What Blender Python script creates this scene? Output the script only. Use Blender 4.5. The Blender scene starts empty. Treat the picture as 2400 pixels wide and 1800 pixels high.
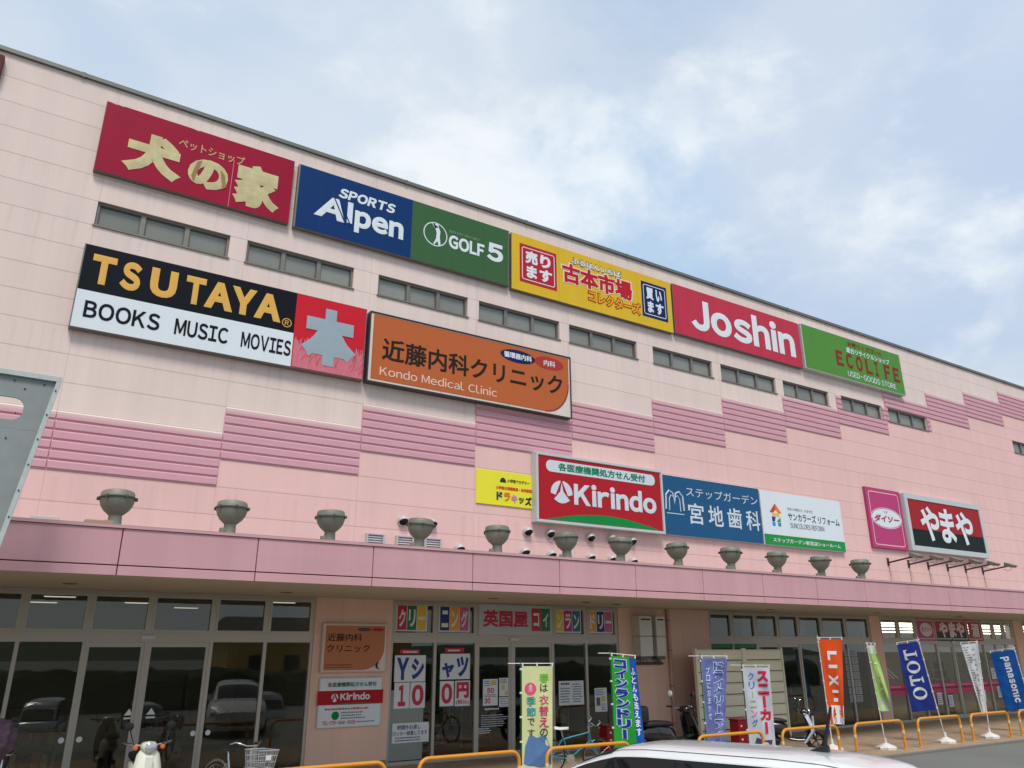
import bpy, bmesh, math, random
from mathutils import Vector, Matrix

random.seed(7)
SC = bpy.context.scene
C = SC.collection
R = math.radians

# ------------------------------------------------------------------ camera
cam = bpy.data.cameras.new("camera")
cam.lens = 27.045
cam.sensor_width = 36
cam.clip_start = 0.1
cam.clip_end = 3000
cam_o = bpy.data.objects.new("camera", cam)
C.objects.link(cam_o)
cam_o.location = (-3.3494, -17.2569, 2.4379)
cam_o.rotation_euler = (math.pi / 2 + 0.3316, 0.0013, -0.5625)
SC.camera = cam_o

# ------------------------------------------------------------------ world: hazy daylight sky with soft cloud
SUN_ELEV, SUN_ROT = R(56), R(205)          # sun high behind the photographer's left shoulder, veiled
world = bpy.data.worlds.new("World")
SC.world = world
world.use_nodes = True
wt = world.node_tree
for n in list(wt.nodes):
    wt.nodes.remove(n)


def WN(t, **k):
    n = wt.nodes.new(t)
    for a, b in k.items():
        setattr(n, a, b)
    return n


def wmath(op, a, b=None, clamp=False):
    n = WN('ShaderNodeMath', operation=op, use_clamp=clamp)
    for i, v in enumerate((a, b)):
        if v is None:
            continue
        if isinstance(v, (int, float)):
            n.inputs[i].default_value = v
        else:
            wt.links.new(v, n.inputs[i])
    return n.outputs[0]


out = WN('ShaderNodeOutputWorld')
bg = WN('ShaderNodeBackground')
bg.inputs['Strength'].default_value = 0.10
sky = WN('ShaderNodeTexSky', sky_type='NISHITA', sun_disc=False)
sky.sun_elevation = SUN_ELEV
sky.sun_rotation = SUN_ROT
sky.air_density = 1.0
sky.dust_density = 1.6
sky.ozone_density = 1.0
tc = WN('ShaderNodeTexCoord')
sep = WN('ShaderNodeSeparateXYZ')
wt.links.new(tc.outputs['Generated'], sep.inputs[0])
def wramp(v, lo, hi):
    n = WN('ShaderNodeMapRange', interpolation_type='SMOOTHSTEP')
    n.inputs['From Min'].default_value = lo
    n.inputs['From Max'].default_value = hi
    wt.links.new(v, n.inputs['Value'])
    return n.outputs[0]


def wblob(d, lo, hi):
    """a cloud bank standing in direction d of the sky"""
    n = WN('ShaderNodeVectorMath', operation='DOT_PRODUCT')
    v = Vector(d).normalized()
    n.inputs[1].default_value = v
    nv = WN('ShaderNodeVectorMath', operation='NORMALIZE')
    wt.links.new(tc.outputs['Generated'], nv.inputs[0])
    wt.links.new(nv.outputs[0], n.inputs[0])
    return wramp(n.outputs['Value'], lo, hi)


def wmix(f, a, b):
    n = WN('ShaderNodeMix', data_type='RGBA')
    if isinstance(f, (int, float)):
        n.inputs[0].default_value = f
    else:
        wt.links.new(f, n.inputs[0])
    for i, v in ((6, a), (7, b)):
        if isinstance(v, tuple):
            n.inputs[i].default_value = v
        else:
            wt.links.new(v, n.inputs[i])
    return n.outputs[2]


def dnoise(scale, detail, rough, off, dist=0.0):
    """cloud texture on the sky dome"""
    mp = WN('ShaderNodeMapping')
    mp.inputs['Location'].default_value = off
    mp.inputs['Scale'].default_value = (1.0, 1.0, 1.55)
    wt.links.new(tc.outputs['Generated'], mp.inputs[0])
    n = WN('ShaderNodeTexNoise')
    n.inputs['Scale'].default_value = scale
    n.inputs['Detail'].default_value = detail
    n.inputs['Roughness'].default_value = rough
    n.inputs['Distortion'].default_value = dist
    wt.links.new(mp.outputs[0], n.inputs['Vector'])
    return n.outputs[0]


big = dnoise(2.6, 3, 0.5, (3.1, 1.7, 0), 0.3)
mid = dnoise(5.5, 6, 0.55, (0.4, 5.2, 0), 0.25)
fine = dnoise(15.0, 6, 0.6, (7.4, 2.2, 0), 0.2)
SKYV = 10.0                                     # the Background strength of 0.1 scales these back
dens = wmath('ADD', wmath('MULTIPLY', mid, 0.74), wmath('MULTIPLY', fine, 0.26))


def S10(*c):
    return (c[0] * SKYV, c[1] * SKYV, c[2] * SKYV, 1)


blue_col = wmix(0.85, sky.outputs[0], S10(0.46, 0.615, 0.83))
grey_col = S10(0.60, 0.685, 0.80)
pale_col = S10(0.80, 0.87, 0.94)
veil = wramp(wmath('ADD', big, wmath('MULTIPLY', wmath('SUBTRACT', dens, 0.5), 0.5)), 0.36, 0.62)
base = wmix(wmath('MULTIPLY', veil, 0.9), blue_col, grey_col)
hazeL = wblob((-0.01, 0.775, 0.632), 0.80, 0.985)
base = wmix(wmath('MULTIPLY', hazeL, 0.45), base, S10(0.72, 0.79, 0.875))
lav = wblob((0.76, 0.384, 0.525), 0.955, 0.998)
base = wmix(wmath('MULTIPLY', lav, 0.6), base, S10(0.60, 0.69, 0.84))
gap = wblob((0.565, 0.65, 0.509), 0.982, 0.9995)
base = wmix(wmath('MULTIPLY', gap, 0.7), base, S10(0.47, 0.64, 0.84))
# heaped white cloud over the roof and thinner cloud beside it
c1 = wblob((0.387, 0.718, 0.579), 0.972, 0.9985)
c1b = wblob((0.44, 0.717, 0.54), 0.982, 0.9985)
c2 = wblob((0.633, 0.555, 0.540), 0.983, 0.9990)
c3 = wblob((0.83, 0.396, 0.393), 0.955, 0.9990)
bias = wmath('ADD', wmath('ADD', wmath('MULTIPLY', c1, 0.17), wmath('MULTIPLY', c1b, 0.10)),
             wmath('ADD', wmath('MULTIPLY', c2, 0.15), wmath('MULTIPLY', c3, 0.08)))
cl = wramp(wmath('ADD', dens, bias), 0.54, 0.82)
final = wmix(wmath('MULTIPLY', cl, 0.86), base, S10(0.89, 0.935, 0.965))
lowf = wramp(sep.outputs[2], 0.28, 0.02)
final = wmix(wmath('MULTIPLY', lowf, 0.5), final, pale_col)
wt.links.new(final, bg.inputs['Color'])
wt.links.new(bg.outputs[0], out.inputs[0])

# ------------------------------------------------------------------ sun
sun = bpy.data.lights.new("sun", 'SUN')
sun.energy = 2.5
sun.angle = R(18)
sun.color = (1.0, 0.955, 0.895)
sun_o = bpy.data.objects.new("sun", sun)
C.objects.link(sun_o)
sd = Vector((math.sin(SUN_ROT) * math.cos(SUN_ELEV), math.cos(SUN_ROT) * math.cos(SUN_ELEV), math.sin(SUN_ELEV)))
sun_o.rotation_euler = (-sd).to_track_quat('-Z', 'Y').to_euler()
sun_o.location = sd * 60

SC.view_settings.view_transform = 'Standard'
SC.view_settings.look = 'None'
SC.view_settings.exposure = 0.06
SC.view_settings.gamma = 1.0
SC.cycles.use_denoising = True
SC.cycles.max_bounces = 8
SC.cycles.transparent_max_bounces = 12
SC.cycles.sample_clamp_indirect = 6.0


# ------------------------------------------------------------------ materials
def lin(c):
    c = c / 255.0
    return c / 12.92 if c <= 0.04045 else ((c + 0.055) / 1.055) ** 2.4


def L(rgb):
    return (lin(rgb[0]), lin(rgb[1]), lin(rgb[2]), 1)


MATS = {}


def mat(name, rgb, rough=0.5, metal=0.0, var=0.08, scale=5.0, bump=0.0, stretch=(1, 1, 1), coat=0.0, spec=0.5, linear=False, each=0.0):
    if name in MATS:
        return MATS[name]
    m = bpy.data.materials.new(name)
    m.use_nodes = True
    nt = m.node_tree
    b = nt.nodes['Principled BSDF']
    col = (*rgb, 1) if linear else L(rgb)
    b.inputs['Roughness'].default_value = rough
    b.inputs['Metallic'].default_value = metal
    b.inputs['Coat Weight'].default_value = coat
    b.inputs['Coat Roughness'].default_value = 0.06
    b.inputs['Specular IOR Level'].default_value = spec
    t = nt.nodes.new('ShaderNodeTexCoord')
    mp = nt.nodes.new('ShaderNodeMapping')
    mp.inputs['Scale'].default_value = stretch
    nt.links.new(t.outputs['Object'], mp.inputs[0])
    n = nt.nodes.new('ShaderNodeTexNoise')
    n.inputs['Scale'].default_value = scale
    n.inputs['Detail'].default_value = 6
    n.inputs['Roughness'].default_value = 0.6
    nt.links.new(mp.outputs[0], n.inputs['Vector'])
    mx = nt.nodes.new('ShaderNodeMix')
    mx.data_type = 'RGBA'
    mx.inputs[6].default_value = tuple(c * (1 - var) for c in col[:3]) + (1,)
    mx.inputs[7].default_value = tuple(min(1, c * (1 + var * 0.7)) for c in col[:3]) + (1,)
    nt.links.new(n.outputs[0], mx.inputs[0])
    res = mx.outputs[2]
    if each:        # every copy a little lighter or darker than its neighbours
        oi = nt.nodes.new('ShaderNodeObjectInfo')
        mr = nt.nodes.new('ShaderNodeMapRange')
        mr.inputs['To Min'].default_value = 1 - each
        mr.inputs['To Max'].default_value = 1 + each
        nt.links.new(oi.outputs['Random'], mr.inputs['Value'])
        sc_ = nt.nodes.new('ShaderNodeVectorMath')
        sc_.operation = 'SCALE'
        nt.links.new(res, sc_.inputs[0])
        nt.links.new(mr.outputs[0], sc_.inputs['Scale'])
        res = sc_.outputs[0]
        ad = nt.nodes.new('ShaderNodeVectorMath')
        ad.operation = 'ADD'
        nt.links.new(mp.outputs[0], ad.inputs[0])
        cb = nt.nodes.new('ShaderNodeCombineXYZ')
        m5 = nt.nodes.new('ShaderNodeMath')
        m5.operation = 'MULTIPLY'
        m5.inputs[1].default_value = 37.0
        nt.links.new(oi.outputs['Random'], m5.inputs[0])
        nt.links.new(m5.outputs[0], cb.inputs[0])
        nt.links.new(cb.outputs[0], ad.inputs[1])
        nt.links.new(ad.outputs[0], n.inputs['Vector'])
    nt.links.new(res, b.inputs['Base Color'])
    if bump:
        bp = nt.nodes.new('ShaderNodeBump')
        bp.inputs['Strength'].default_value = bump
        bp.inputs['Distance'].default_value = 0.01
        nt.links.new(n.outputs[0], bp.inputs['Height'])
        nt.links.new(bp.outputs[0], b.inputs['Normal'])
    MATS[name] = m
    return m


def emit(name, rgb, strength):
    if name in MATS:
        return MATS[name]
    m = bpy.data.materials.new(name)
    m.use_nodes = True
    b = m.node_tree.nodes['Principled BSDF']
    b.inputs['Base Color'].default_value = L(rgb)
    b.inputs['Emission Color'].default_value = L(rgb)
    b.inputs['Emission Strength'].default_value = strength
    MATS[name] = m
    return m


def glass(name, tint, refl=1.0, rough=0.0):
    """thin shop glazing: tinted see-through sheet with a Fresnel reflection"""
    m = bpy.data.materials.new(name)
    m.use_nodes = True
    nt = m.node_tree
    for n in list(nt.nodes):
        nt.nodes.remove(n)
    o = nt.nodes.new('ShaderNodeOutputMaterial')
    tr = nt.nodes.new('ShaderNodeBsdfTransparent')
    tr.inputs[0].default_value = (*tint, 1)
    gl = nt.nodes.new('ShaderNodeBsdfGlossy')
    gl.inputs['Roughness'].default_value = rough
    gl.inputs['Color'].default_value = (0.93, 0.92, 0.84, 1)
    fr = nt.nodes.new('ShaderNodeFresnel')
    ge = nt.nodes.new('ShaderNodeNewGeometry')
    io = nt.nodes.new('ShaderNodeMapRange')     # the sheet is thin: its far face must not act like the inside of a block
    io.inputs['To Min'].default_value = 1.5
    io.inputs['To Max'].default_value = 1 / 1.5
    nt.links.new(ge.outputs['Backfacing'], io.inputs['Value'])
    nt.links.new(io.outputs[0], fr.inputs['IOR'])
    mm = nt.nodes.new('ShaderNodeMath')
    mm.operation = 'MULTIPLY'
    mm.use_clamp = True
    mm.inputs[1].default_value = refl
    nt.links.new(fr.outputs[0], mm.inputs[0])
    mx = nt.nodes.new('ShaderNodeMixShader')
    nt.links.new(mm.outputs[0], mx.inputs[0])
    nt.links.new(tr.outputs[0], mx.inputs[1])
    nt.links.new(gl.outputs[0], mx.inputs[2])
    nt.links.new(mx.outputs[0], o.inputs[0])
    MATS[name] = m
    return m


# ------------------------------------------------------------------ mesh building
ORG = {}


class MB:
    def __init__(self):
        self.v, self.f, self.mi = [], [], []

    def add(self, vs, fs, mi=0):
        o = len(self.v)
        self.v += [tuple(p) for p in vs]
        self.f += [tuple(i + o for i in f) for f in fs]
        self.mi += [mi] * len(fs)
        return self

    def box(self, x0, x1, y0, y1, z0, z1, mi=0):
        vs = [(x, y, z) for x in (x0, x1) for y in (y0, y1) for z in (z0, z1)]
        return self.add(vs, [(0, 1, 3, 2), (4, 6, 7, 5), (0, 4, 5, 1), (2, 3, 7, 6), (0, 2, 6, 4), (1, 5, 7, 3)], mi)

    def cbox(self, x0, x1, y0, y1, z0, z1, c=0.01, mi=0):
        """box with chamfered edges"""
        bm = bmesh.new()
        bmesh.ops.create_cube(bm, size=1)
        for v in bm.verts:
            v.co = Vector(((x0 + x1) / 2 + v.co.x * (x1 - x0), (y0 + y1) / 2 + v.co.y * (y1 - y0), (z0 + z1) / 2 + v.co.z * (z1 - z0)))
        bmesh.ops.bevel(bm, geom=bm.edges[:], offset=c, segments=2, affect='EDGES', profile=0.5)
        bm.verts.index_update()
        self.add([v.co for v in bm.verts], [[v.index for v in f.verts] for f in bm.faces], mi)
        bm.free()
        return self

    def quad(self, a, b, c, d, mi=0):
        return self.add([a, b, c, d], [(0, 1, 2, 3)], mi)

    def rect(self, x0, x1, z0, z1, y, mi=0):
        return self.quad((x0, y, z0), (x1, y, z0), (x1, y, z1), (x0, y, z1), mi)

    def tube(self, pts, r, n=8, closed=False, mi=0):
        pts = [Vector(p) for p in pts]
        rs = r if isinstance(r, (list, tuple)) else [r] * len(pts)
        m = len(pts)
        vs, fs = [], []
        up = None
        for i, p in enumerate(pts):
            a = pts[(i - 1) % m] if closed or i > 0 else p
            b = pts[(i + 1) % m] if closed or i < m - 1 else p
            t = (b - a)
            if t.length < 1e-9:
                t = Vector((0, 0, 1))
            t.normalize()
            if up is None:
                up = Vector((0, 0, 1)) if abs(t.z) < 0.9 else Vector((1, 0, 0))
            s = t.cross(up)
            if s.length < 1e-6:
                s = t.orthogonal()
            s.normalize()
            up = s.cross(t).normalized()
            for k in range(n):
                an = 2 * math.pi * k / n
                vs.append(p + (s * math.cos(an) + up * math.sin(an)) * rs[i])
        for i in range(m if closed else m - 1):
            j = (i + 1) % m
            for k in range(n):
                q = (k + 1) % n
                fs.append((i * n + k, i * n + q, j * n + q, j * n + k))
        if not closed:
            fs.append(tuple(range(n - 1, -1, -1)))
            fs.append(tuple((m - 1) * n + k for k in range(n)))
        return self.add(vs, fs, mi)

    def lathe(self, prof, c=(0, 0, 0), n=24, axis='Z', mi=0, cap=True):
        c = Vector(c)
        vs, fs = [], []
        for r, h in prof:
            for k in range(n):
                a = 2 * math.pi * k / n
                p = (r * math.cos(a), r * math.sin(a), h)
                if axis == 'Y':
                    p = (p[0], p[2], p[1])
                elif axis == 'X':
                    p = (p[2], p[0], p[1])
                vs.append(c + Vector(p))
        for i in range(len(prof) - 1):
            for k in range(n):
                q = (k + 1) % n
                fs.append((i * n + k, i * n + q, (i + 1) * n + q, (i + 1) * n + k))
        if cap:
            fs.append(tuple(range(n - 1, -1, -1)))
            fs.append(tuple((len(prof) - 1) * n + k for k in range(n)))
        return self.add(vs, fs, mi)

    def prism(self, poly, y0, y1, mi=0):
        """polygon given in (x, z), from y0 to y1"""
        n = len(poly)
        vs = [(x, y0, z) for x, z in poly] + [(x, y1, z) for x, z in poly]
        fs = [tuple(range(n)), tuple(range(2 * n - 1, n - 1, -1))]
        for i in range(n):
            j = (i + 1) % n
            fs.append((j, i, n + i, n + j))
        return self.add(vs, fs, mi)

    def flat(self, poly, y, mi=0):
        return self.add([(x, y, z) for x, z in poly], [tuple(range(len(poly)))], mi)

    def map(self, fn):
        self.v = [tuple(fn(*p)) for p in self.v]
        return self

    def build(self, name, mats, parent=None, smooth=None, label=None):
        if not isinstance(mats, (list, tuple)):
            mats = [mats]
        me = bpy.data.meshes.new(name)
        org = ORG.get(parent.name, Vector((0, 0, 0))) if parent else Vector((0, 0, 0))
        me.from_pydata([Vector(p) - org for p in self.v], [], self.f)
        for m in mats:
            me.materials.append(m)
        if any(self.mi):
            me.polygons.foreach_set('material_index', self.mi)
        bm = bmesh.new()
        bm.from_mesh(me)
        bmesh.ops.recalc_face_normals(bm, faces=bm.faces)
        bm.to_mesh(me)
        bm.free()
        if smooth:
            me.polygons.foreach_set('use_smooth', [True] * len(me.polygons))
            me.set_sharp_from_angle(angle=R(smooth))
        me.update()
        o = bpy.data.objects.new(name, me)
        C.objects.link(o)
        if parent:
            o.parent = parent
            ORG[o.name] = org
        if label:
            o['label'] = label
        return o


def thing(name, label, cat, loc=(0, 0, 0), group=None):
    o = bpy.data.objects.new(name, None)
    o.empty_display_size = 0.2
    C.objects.link(o)
    o.location = loc
    ORG[o.name] = Vector(loc)
    o['label'] = label
    o['category'] = cat
    if group:
        o['group'] = group
    return o


def local(o):
    """parts of this thing are modelled around its own origin"""
    ORG[o.name] = Vector((0, 0, 0))
    return o


def tag(o, label, cat, group=None):
    o['label'] = label
    o['category'] = cat
    if group:
        o['group'] = group
    return o


def kind(o, k):
    o['kind'] = k
    return o


def dup(root, loc=None, rotz=None, label=None):
    r = root.copy()
    C.objects.link(r)
    if loc is not None:
        r.location = loc
    if rotz is not None:
        r.rotation_euler = (0, 0, rotz)
    if label:
        r['label'] = label

    def rec(a, b):
        for ch in list(a.children):
            c = ch.copy()
            C.objects.link(c)
            c.parent = b
            rec(ch, c)
    kids = [ch for ch in bpy.data.objects if ch.parent == root]
    for ch in kids:
        c = ch.copy()
        C.objects.link(c)
        c.parent = r
        for g in [x for x in bpy.data.objects if x.parent == ch]:
            d = g.copy()
            C.objects.link(d)
            d.parent = c
    return r


# ------------------------------------------------------------------ lettering
TXT = {}


def raw_text(s, bold, shear, spacing):
    cu = bpy.data.curves.new('txt', 'FONT')
    cu.body = s
    cu.size = 1.0
    cu.bevel_depth = bold
    cu.bevel_resolution = 0
    cu.shear = shear
    cu.space_character = spacing
    cu.resolution_u = 4
    cu.fill_mode = 'FRONT'
    o = bpy.data.objects.new('txt', cu)
    C.objects.link(o)
    dg = bpy.context.evaluated_depsgraph_get()
    me = o.evaluated_get(dg).to_mesh()
    vs = [(v.co.x, v.co.y, v.co.z) for v in me.vertices]
    fs = [tuple(p.vertices) for p in me.polygons]
    o.evaluated_get(dg).to_mesh_clear()
    bpy.data.objects.remove(o)
    bpy.data.curves.remove(cu)
    return vs, fs


def text_mesh(s, bold=0.0, shear=0.0, spacing=1.0):
    """outline of a word, (u, v, height) in its own box; bold letters get a bevelled edge that thickens the strokes"""
    key = (s, bold, shear, spacing)
    if key in TXT:
        return TXT[key]
    if all(32 <= ord(c) < 127 for c in s):
        # grotesque latin letters: the full-width forms, set one by one
        vs, fs, x = [], [], 0.0
        for c in s:
            if c == ' ':
                x += 0.30
                continue
            gv, gf = raw_text(chr(ord(c) + 0xFEE0), bold, 0.0, 1.0)
            m0, m1 = min(p[0] for p in gv), max(p[0] for p in gv)
            o = len(vs)
            vs += [(p[0] - m0 + x, p[1], p[2]) for p in gv]
            fs += [tuple(i + o for i in f) for f in gf]
            x += m1 - m0 + 0.075 * spacing * (0.55 if bold > 0.03 else 1)
        vs = [(p[0] + shear * 1.6 * p[1], p[1], p[2]) for p in vs]
    else:
        vs, fs = raw_text(s, bold, shear, spacing)
    x0, x1 = min(v[0] for v in vs), max(v[0] for v in vs)
    y0, y1 = min(v[1] for v in vs), max(v[1] for v in vs)
    z0, z1 = min(v[2] for v in vs), max(v[2] for v in vs)
    vs = [((x - x0) / max(1e-6, x1 - x0), (y - y0) / max(1e-6, y1 - y0), (z - z0) / max(1e-6, z1 - z0)) for x, y, z in vs]
    TXT[key] = (vs, fs, (x1 - x0) / max(1e-6, y1 - y0))
    return TXT[key]


def put_text(mb, s, x0, x1, z0, z1, y, bold=0.0, shear=0.0, spacing=1.0, mi=0):
    vs, fs, _ = text_mesh(s, bold, shear, spacing)
    return mb.add([(x0 + u * (x1 - x0), y - 0.0025 * h, z0 + w * (z1 - z0)) for u, w, h in vs], fs, mi)


def ell(cx, cz, rx, rz, n=32, a0=0.0, a1=2 * math.pi):
    full = abs(a1 - a0 - 2 * math.pi) < 1e-6
    k = n if full else n + 1
    return [(cx + rx * math.cos(a0 + (a1 - a0) * i / n), cz + rz * math.sin(a0 + (a1 - a0) * i / n)) for i in range(k)]


def rrect(x0, x1, z0, z1, r, n=5):
    p = []
    for cx, cz, a in ((x1 - r, z1 - r, 0), (x0 + r, z1 - r, 90), (x0 + r, z0 + r, 180), (x1 - r, z0 + r, 270)):
        for i in range(n + 1):
            t = R(a + 90 * i / n)
            p.append((cx + r * math.cos(t), cz + r * math.sin(t)))
    return p


def outline(mb, poly, w, y, mi=0):
    """closed flat line of width w along a polygon in (x, z)"""
    n = len(poly)
    cx = sum(p[0] for p in poly) / n
    cz = sum(p[1] for p in poly) / n
    inn = []
    for i in range(n):
        a, b, c = Vector(poly[i - 1]), Vector(poly[i]), Vector(poly[(i + 1) % n])
        d = (c - a)
        if d.length < 1e-9:
            d = Vector((1, 0))
        d.normalize()
        nn = Vector((-d.y, d.x))
        if nn.dot(Vector((cx, cz)) - b) < 0:
            nn = -nn
        inn.append(b + nn * w)
    vs = [(x, y, z) for x, z in poly] + [(p.x, y, p.y) for p in inn]
    fs = [(i, (i + 1) % n, n + (i + 1) % n, n + i) for i in range(n)]
    return mb.add(vs, fs, mi)


def greek(mb, x0, x1, z0, z1, y, rows, fill=0.55, mi=0, rnd=None):
    """rows of small print too small to read: short broken strokes"""
    rr = rnd or random
    h = (z1 - z0) / rows
    for i in range(rows):
        zz = z1 - (i + 0.5) * h
        x = x0
        end = x1 - rr.random() * 0.25 * (x1 - x0)
        while x < end:
            w = min(end - x, h * (0.35 + rr.random() * 0.6))
            mb.rect(x, x + w, zz - h * fill / 2, zz + h * fill / 2 * (0.5 + 0.5 * rr.random()), y, mi)
            x += w + h * 0.18
    return mb

# ------------------------------------------------------------------ ground
def ground_mat(name, rgb, scale, var, bump, joints=None):
    m = mat(name, rgb, 0.88, 0, var, scale, bump)
    nt = m.node_tree
    b = nt.nodes['Principled BSDF']
    src = b.inputs['Base Color'].links[0].from_socket
    t = nt.nodes.new('ShaderNodeTexCoord')
    n = nt.nodes.new('ShaderNodeTexNoise')
    n.inputs['Scale'].default_value = 0.35
    n.inputs['Detail'].default_value = 5
    nt.links.new(t.outputs['Object'], n.inputs['Vector'])
    mr = nt.nodes.new('ShaderNodeMapRange')
    mr.inputs['To Min'].default_value = 0.72
    mr.inputs['To Max'].default_value = 1.25
    nt.links.new(n.outputs[0], mr.inputs['Value'])
    fac = mr.outputs[0]
    if joints:
        br = nt.nodes.new('ShaderNodeTexBrick')
        br.inputs['Scale'].default_value = 1.0
        br.inputs['Brick Width'].default_value = joints[0]
        br.inputs['Row Height'].default_value = joints[1]
        br.inputs['Mortar Size'].default_value = 0.008
        br.inputs['Color1'].default_value = (1, 1, 1, 1)
        br.inputs['Color2'].default_value = (0.82, 0.82, 0.82, 1)
        br.inputs['Mortar'].default_value = (0.5, 0.5, 0.5, 1)
        nt.links.new(t.outputs['Object'], br.inputs['Vector'])
        mm = nt.nodes.new('ShaderNodeMath')
        mm.operation = 'MULTIPLY'
        nt.links.new(br.outputs[0], mm.inputs[0])
        nt.links.new(fac, mm.inputs[1])
        fac = mm.outputs[0]
    vm = nt.nodes.new('ShaderNodeVectorMath')
    vm.operation = 'SCALE'
    nt.links.new(src, vm.inputs[0])
    nt.links.new(fac, vm.inputs['Scale'])
    nt.links.new(vm.outputs[0], b.inputs['Base Color'])
    return m


mb = MB()
# the car park falls away behind the first row of cars
gy = [(500, -0.05), (-13.0, -0.05), (-16.0, -0.35), (-20.0, -0.95), (-24.0, -1.5), (-28.0, -1.7), (-900, -1.7)]
mb.add([p for y, z in gy for p in ((-700, y, z), (900, y, z))], [(2 * i, 2 * i + 1, 2 * i + 3, 2 * i + 2) for i in range(len(gy) - 1)])
kind(mb.build('parking_lot', ground_mat('asphalt', (118, 118, 112), 60, 0.30, 0.5)), 'structure')
mb = MB()
mb.box(-22, 70, -4.75, 9, -0.3, 0.0)
kind(mb.build('sidewalk', ground_mat('brown_paving', (178, 152, 124), 40, 0.2, 0.15, (0.3, 0.3))), 'structure')
mb = MB()
for i in range(33):
    x = -22 + i * 2.8
    mb.cbox(x, x + 2.79, -4.87, -4.752, -0.3, 0.004, 0.012)
kind(mb.build('kerb', mat('kerb_concrete', (122, 116, 106), 0.9, 0, 0.2, 9, 0.2)), 'structure')

# ------------------------------------------------------------------ the building
S = 3.1883
BASE = 5.75
X0, X1 = -20.0, 64.0
TOP = 14.72
SOFFIT = 3.52
bld = thing('shopping_centre', 'long pink and beige shopping centre with ribbed mauve bands and a deep canopy', 'building', (10, 0, 0))


def wall_mat(name, rgb, streak=0.12, lines=True, drips=0.0):
    m = bpy.data.materials.new(name)
    m.use_nodes = True
    nt = m.node_tree
    b = nt.nodes['Principled BSDF']
    b.inputs['Roughness'].default_value = 0.82
    b.inputs['Specular IOR Level'].default_value = 0.3
    t = nt.nodes.new('ShaderNodeTexCoord')
    ge = nt.nodes.new('ShaderNodeNewGeometry')
    sp = nt.nodes.new('ShaderNodeSeparateXYZ')
    nt.links.new(ge.outputs['Position'], sp.inputs[0])

    def M(op, a, bb=None, c=None):
        n = nt.nodes.new('ShaderNodeMath')
        n.operation = op
        for i, v in enumerate((a, bb, c)):
            if v is None:
                continue
            if isinstance(v, (int, float)):
                n.inputs[i].default_value = v
            else:
                nt.links.new(v, n.inputs[i])
        return n.outputs[0]

    def line(v, off, per, w):
        f = M('FRACT', M('DIVIDE', M('SUBTRACT', v, off - w / 2), per))
        return M('LESS_THAN', f, w / per)
    hz = line(sp.outputs[2], BASE - 6.0, 0.6, 0.022)
    vt = line(sp.outputs[0], -20 * S, S, 0.018)
    ln = M('MAXIMUM', M('MULTIPLY', hz, 0.26 if lines else 0.0), M('MULTIPLY', vt, 0.14 if lines else 0.0))

    def noise(sc, st, det):
        mp = nt.nodes.new('ShaderNodeMapping')
        mp.inputs['Scale'].default_value = st
        nt.links.new(ge.outputs['Position'], mp.inputs[0])
        n = nt.nodes.new('ShaderNodeTexNoise')
        n.inputs['Scale'].default_value = sc
        n.inputs['Detail'].default_value = det
        nt.links.new(mp.outputs[0], n.inputs['Vector'])
        return n.outputs[0]
    st = noise(1.0, (2.6, 1, 0.16), 6)
    bl = noise(0.5, (1, 1, 1), 4)
    fi = noise(26, (1, 1, 1), 4)
    # every panel was painted and has weathered a little differently
    cell = nt.nodes.new('ShaderNodeTexWhiteNoise')
    cell.noise_dimensions = '2D'
    cv = nt.nodes.new('ShaderNodeCombineXYZ')
    nt.links.new(M('FLOOR', M('DIVIDE', sp.outputs[0], S)), cv.inputs[0])
    nt.links.new(M('FLOOR', M('DIVIDE', M('SUBTRACT', sp.outputs[2], BASE - 6), 0.6)), cv.inputs[1])
    nt.links.new(cv.outputs[0], cell.inputs[0])
    k = M('ADD', M('MULTIPLY', M('SUBTRACT', st, 0.5), streak * 2), M('MULTIPLY', M('SUBTRACT', bl, 0.5), 0.14))
    k = M('ADD', k, M('MULTIPLY', M('SUBTRACT', fi, 0.5), 0.05))
    k = M('ADD', k, M('MULTIPLY', M('SUBTRACT', cell.outputs[0], 0.5), 0.035))
    k = M('MULTIPLY', M('ADD', k, 1.0), M('SUBTRACT', 1.0, ln))
    if drips:
        # rain has washed dirt down the wall below the sills, the sign boards and the coping
        dn = noise(1.0, (7.5, 1, 0.12), 5)
        d2 = M('MULTIPLY', M('MAXIMUM', M('SUBTRACT', dn, 0.50), 0.0), 4.0)
        run = None
        for zt, ln_ in ((11.15, 1.1), (12.36, 0.7), (14.74, 0.6), (8.66, 1.3), (5.64, 1.1)):
            below = M('SUBTRACT', zt, sp.outputs[2])
            f = M('MULTIPLY', M('GREATER_THAN', below, 0.0), M('MAXIMUM', M('SUBTRACT', 1.0, M('DIVIDE', below, ln_)), 0.0))
            run = f if run is None else M('MAXIMUM', run, f)
        k = M('MULTIPLY', k, M('SUBTRACT', 1.0, M('MULTIPLY', M('MULTIPLY', M('MINIMUM', d2, 1.0), M('ADD', run, 0.22)), drips)))
    vm = nt.nodes.new('ShaderNodeVectorMath')
    vm.operation = 'SCALE'
    vm.inputs[0].default_value = L(rgb)[:3]
    nt.links.new(k, vm.inputs['Scale'])
    nt.links.new(vm.outputs[0], b.inputs['Base Color'])
    bp = nt.nodes.new('ShaderNodeBump')
    bp.inputs['Strength'].default_value = 0.5
    bp.inputs['Distance'].default_value = 0.01
    nt.links.new(M('SUBTRACT', M('MULTIPLY', fi, 0.15), ln), bp.inputs['Height'])
    nt.links.new(bp.outputs[0], b.inputs['Normal'])
    MATS[name] = m
    return m


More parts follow.
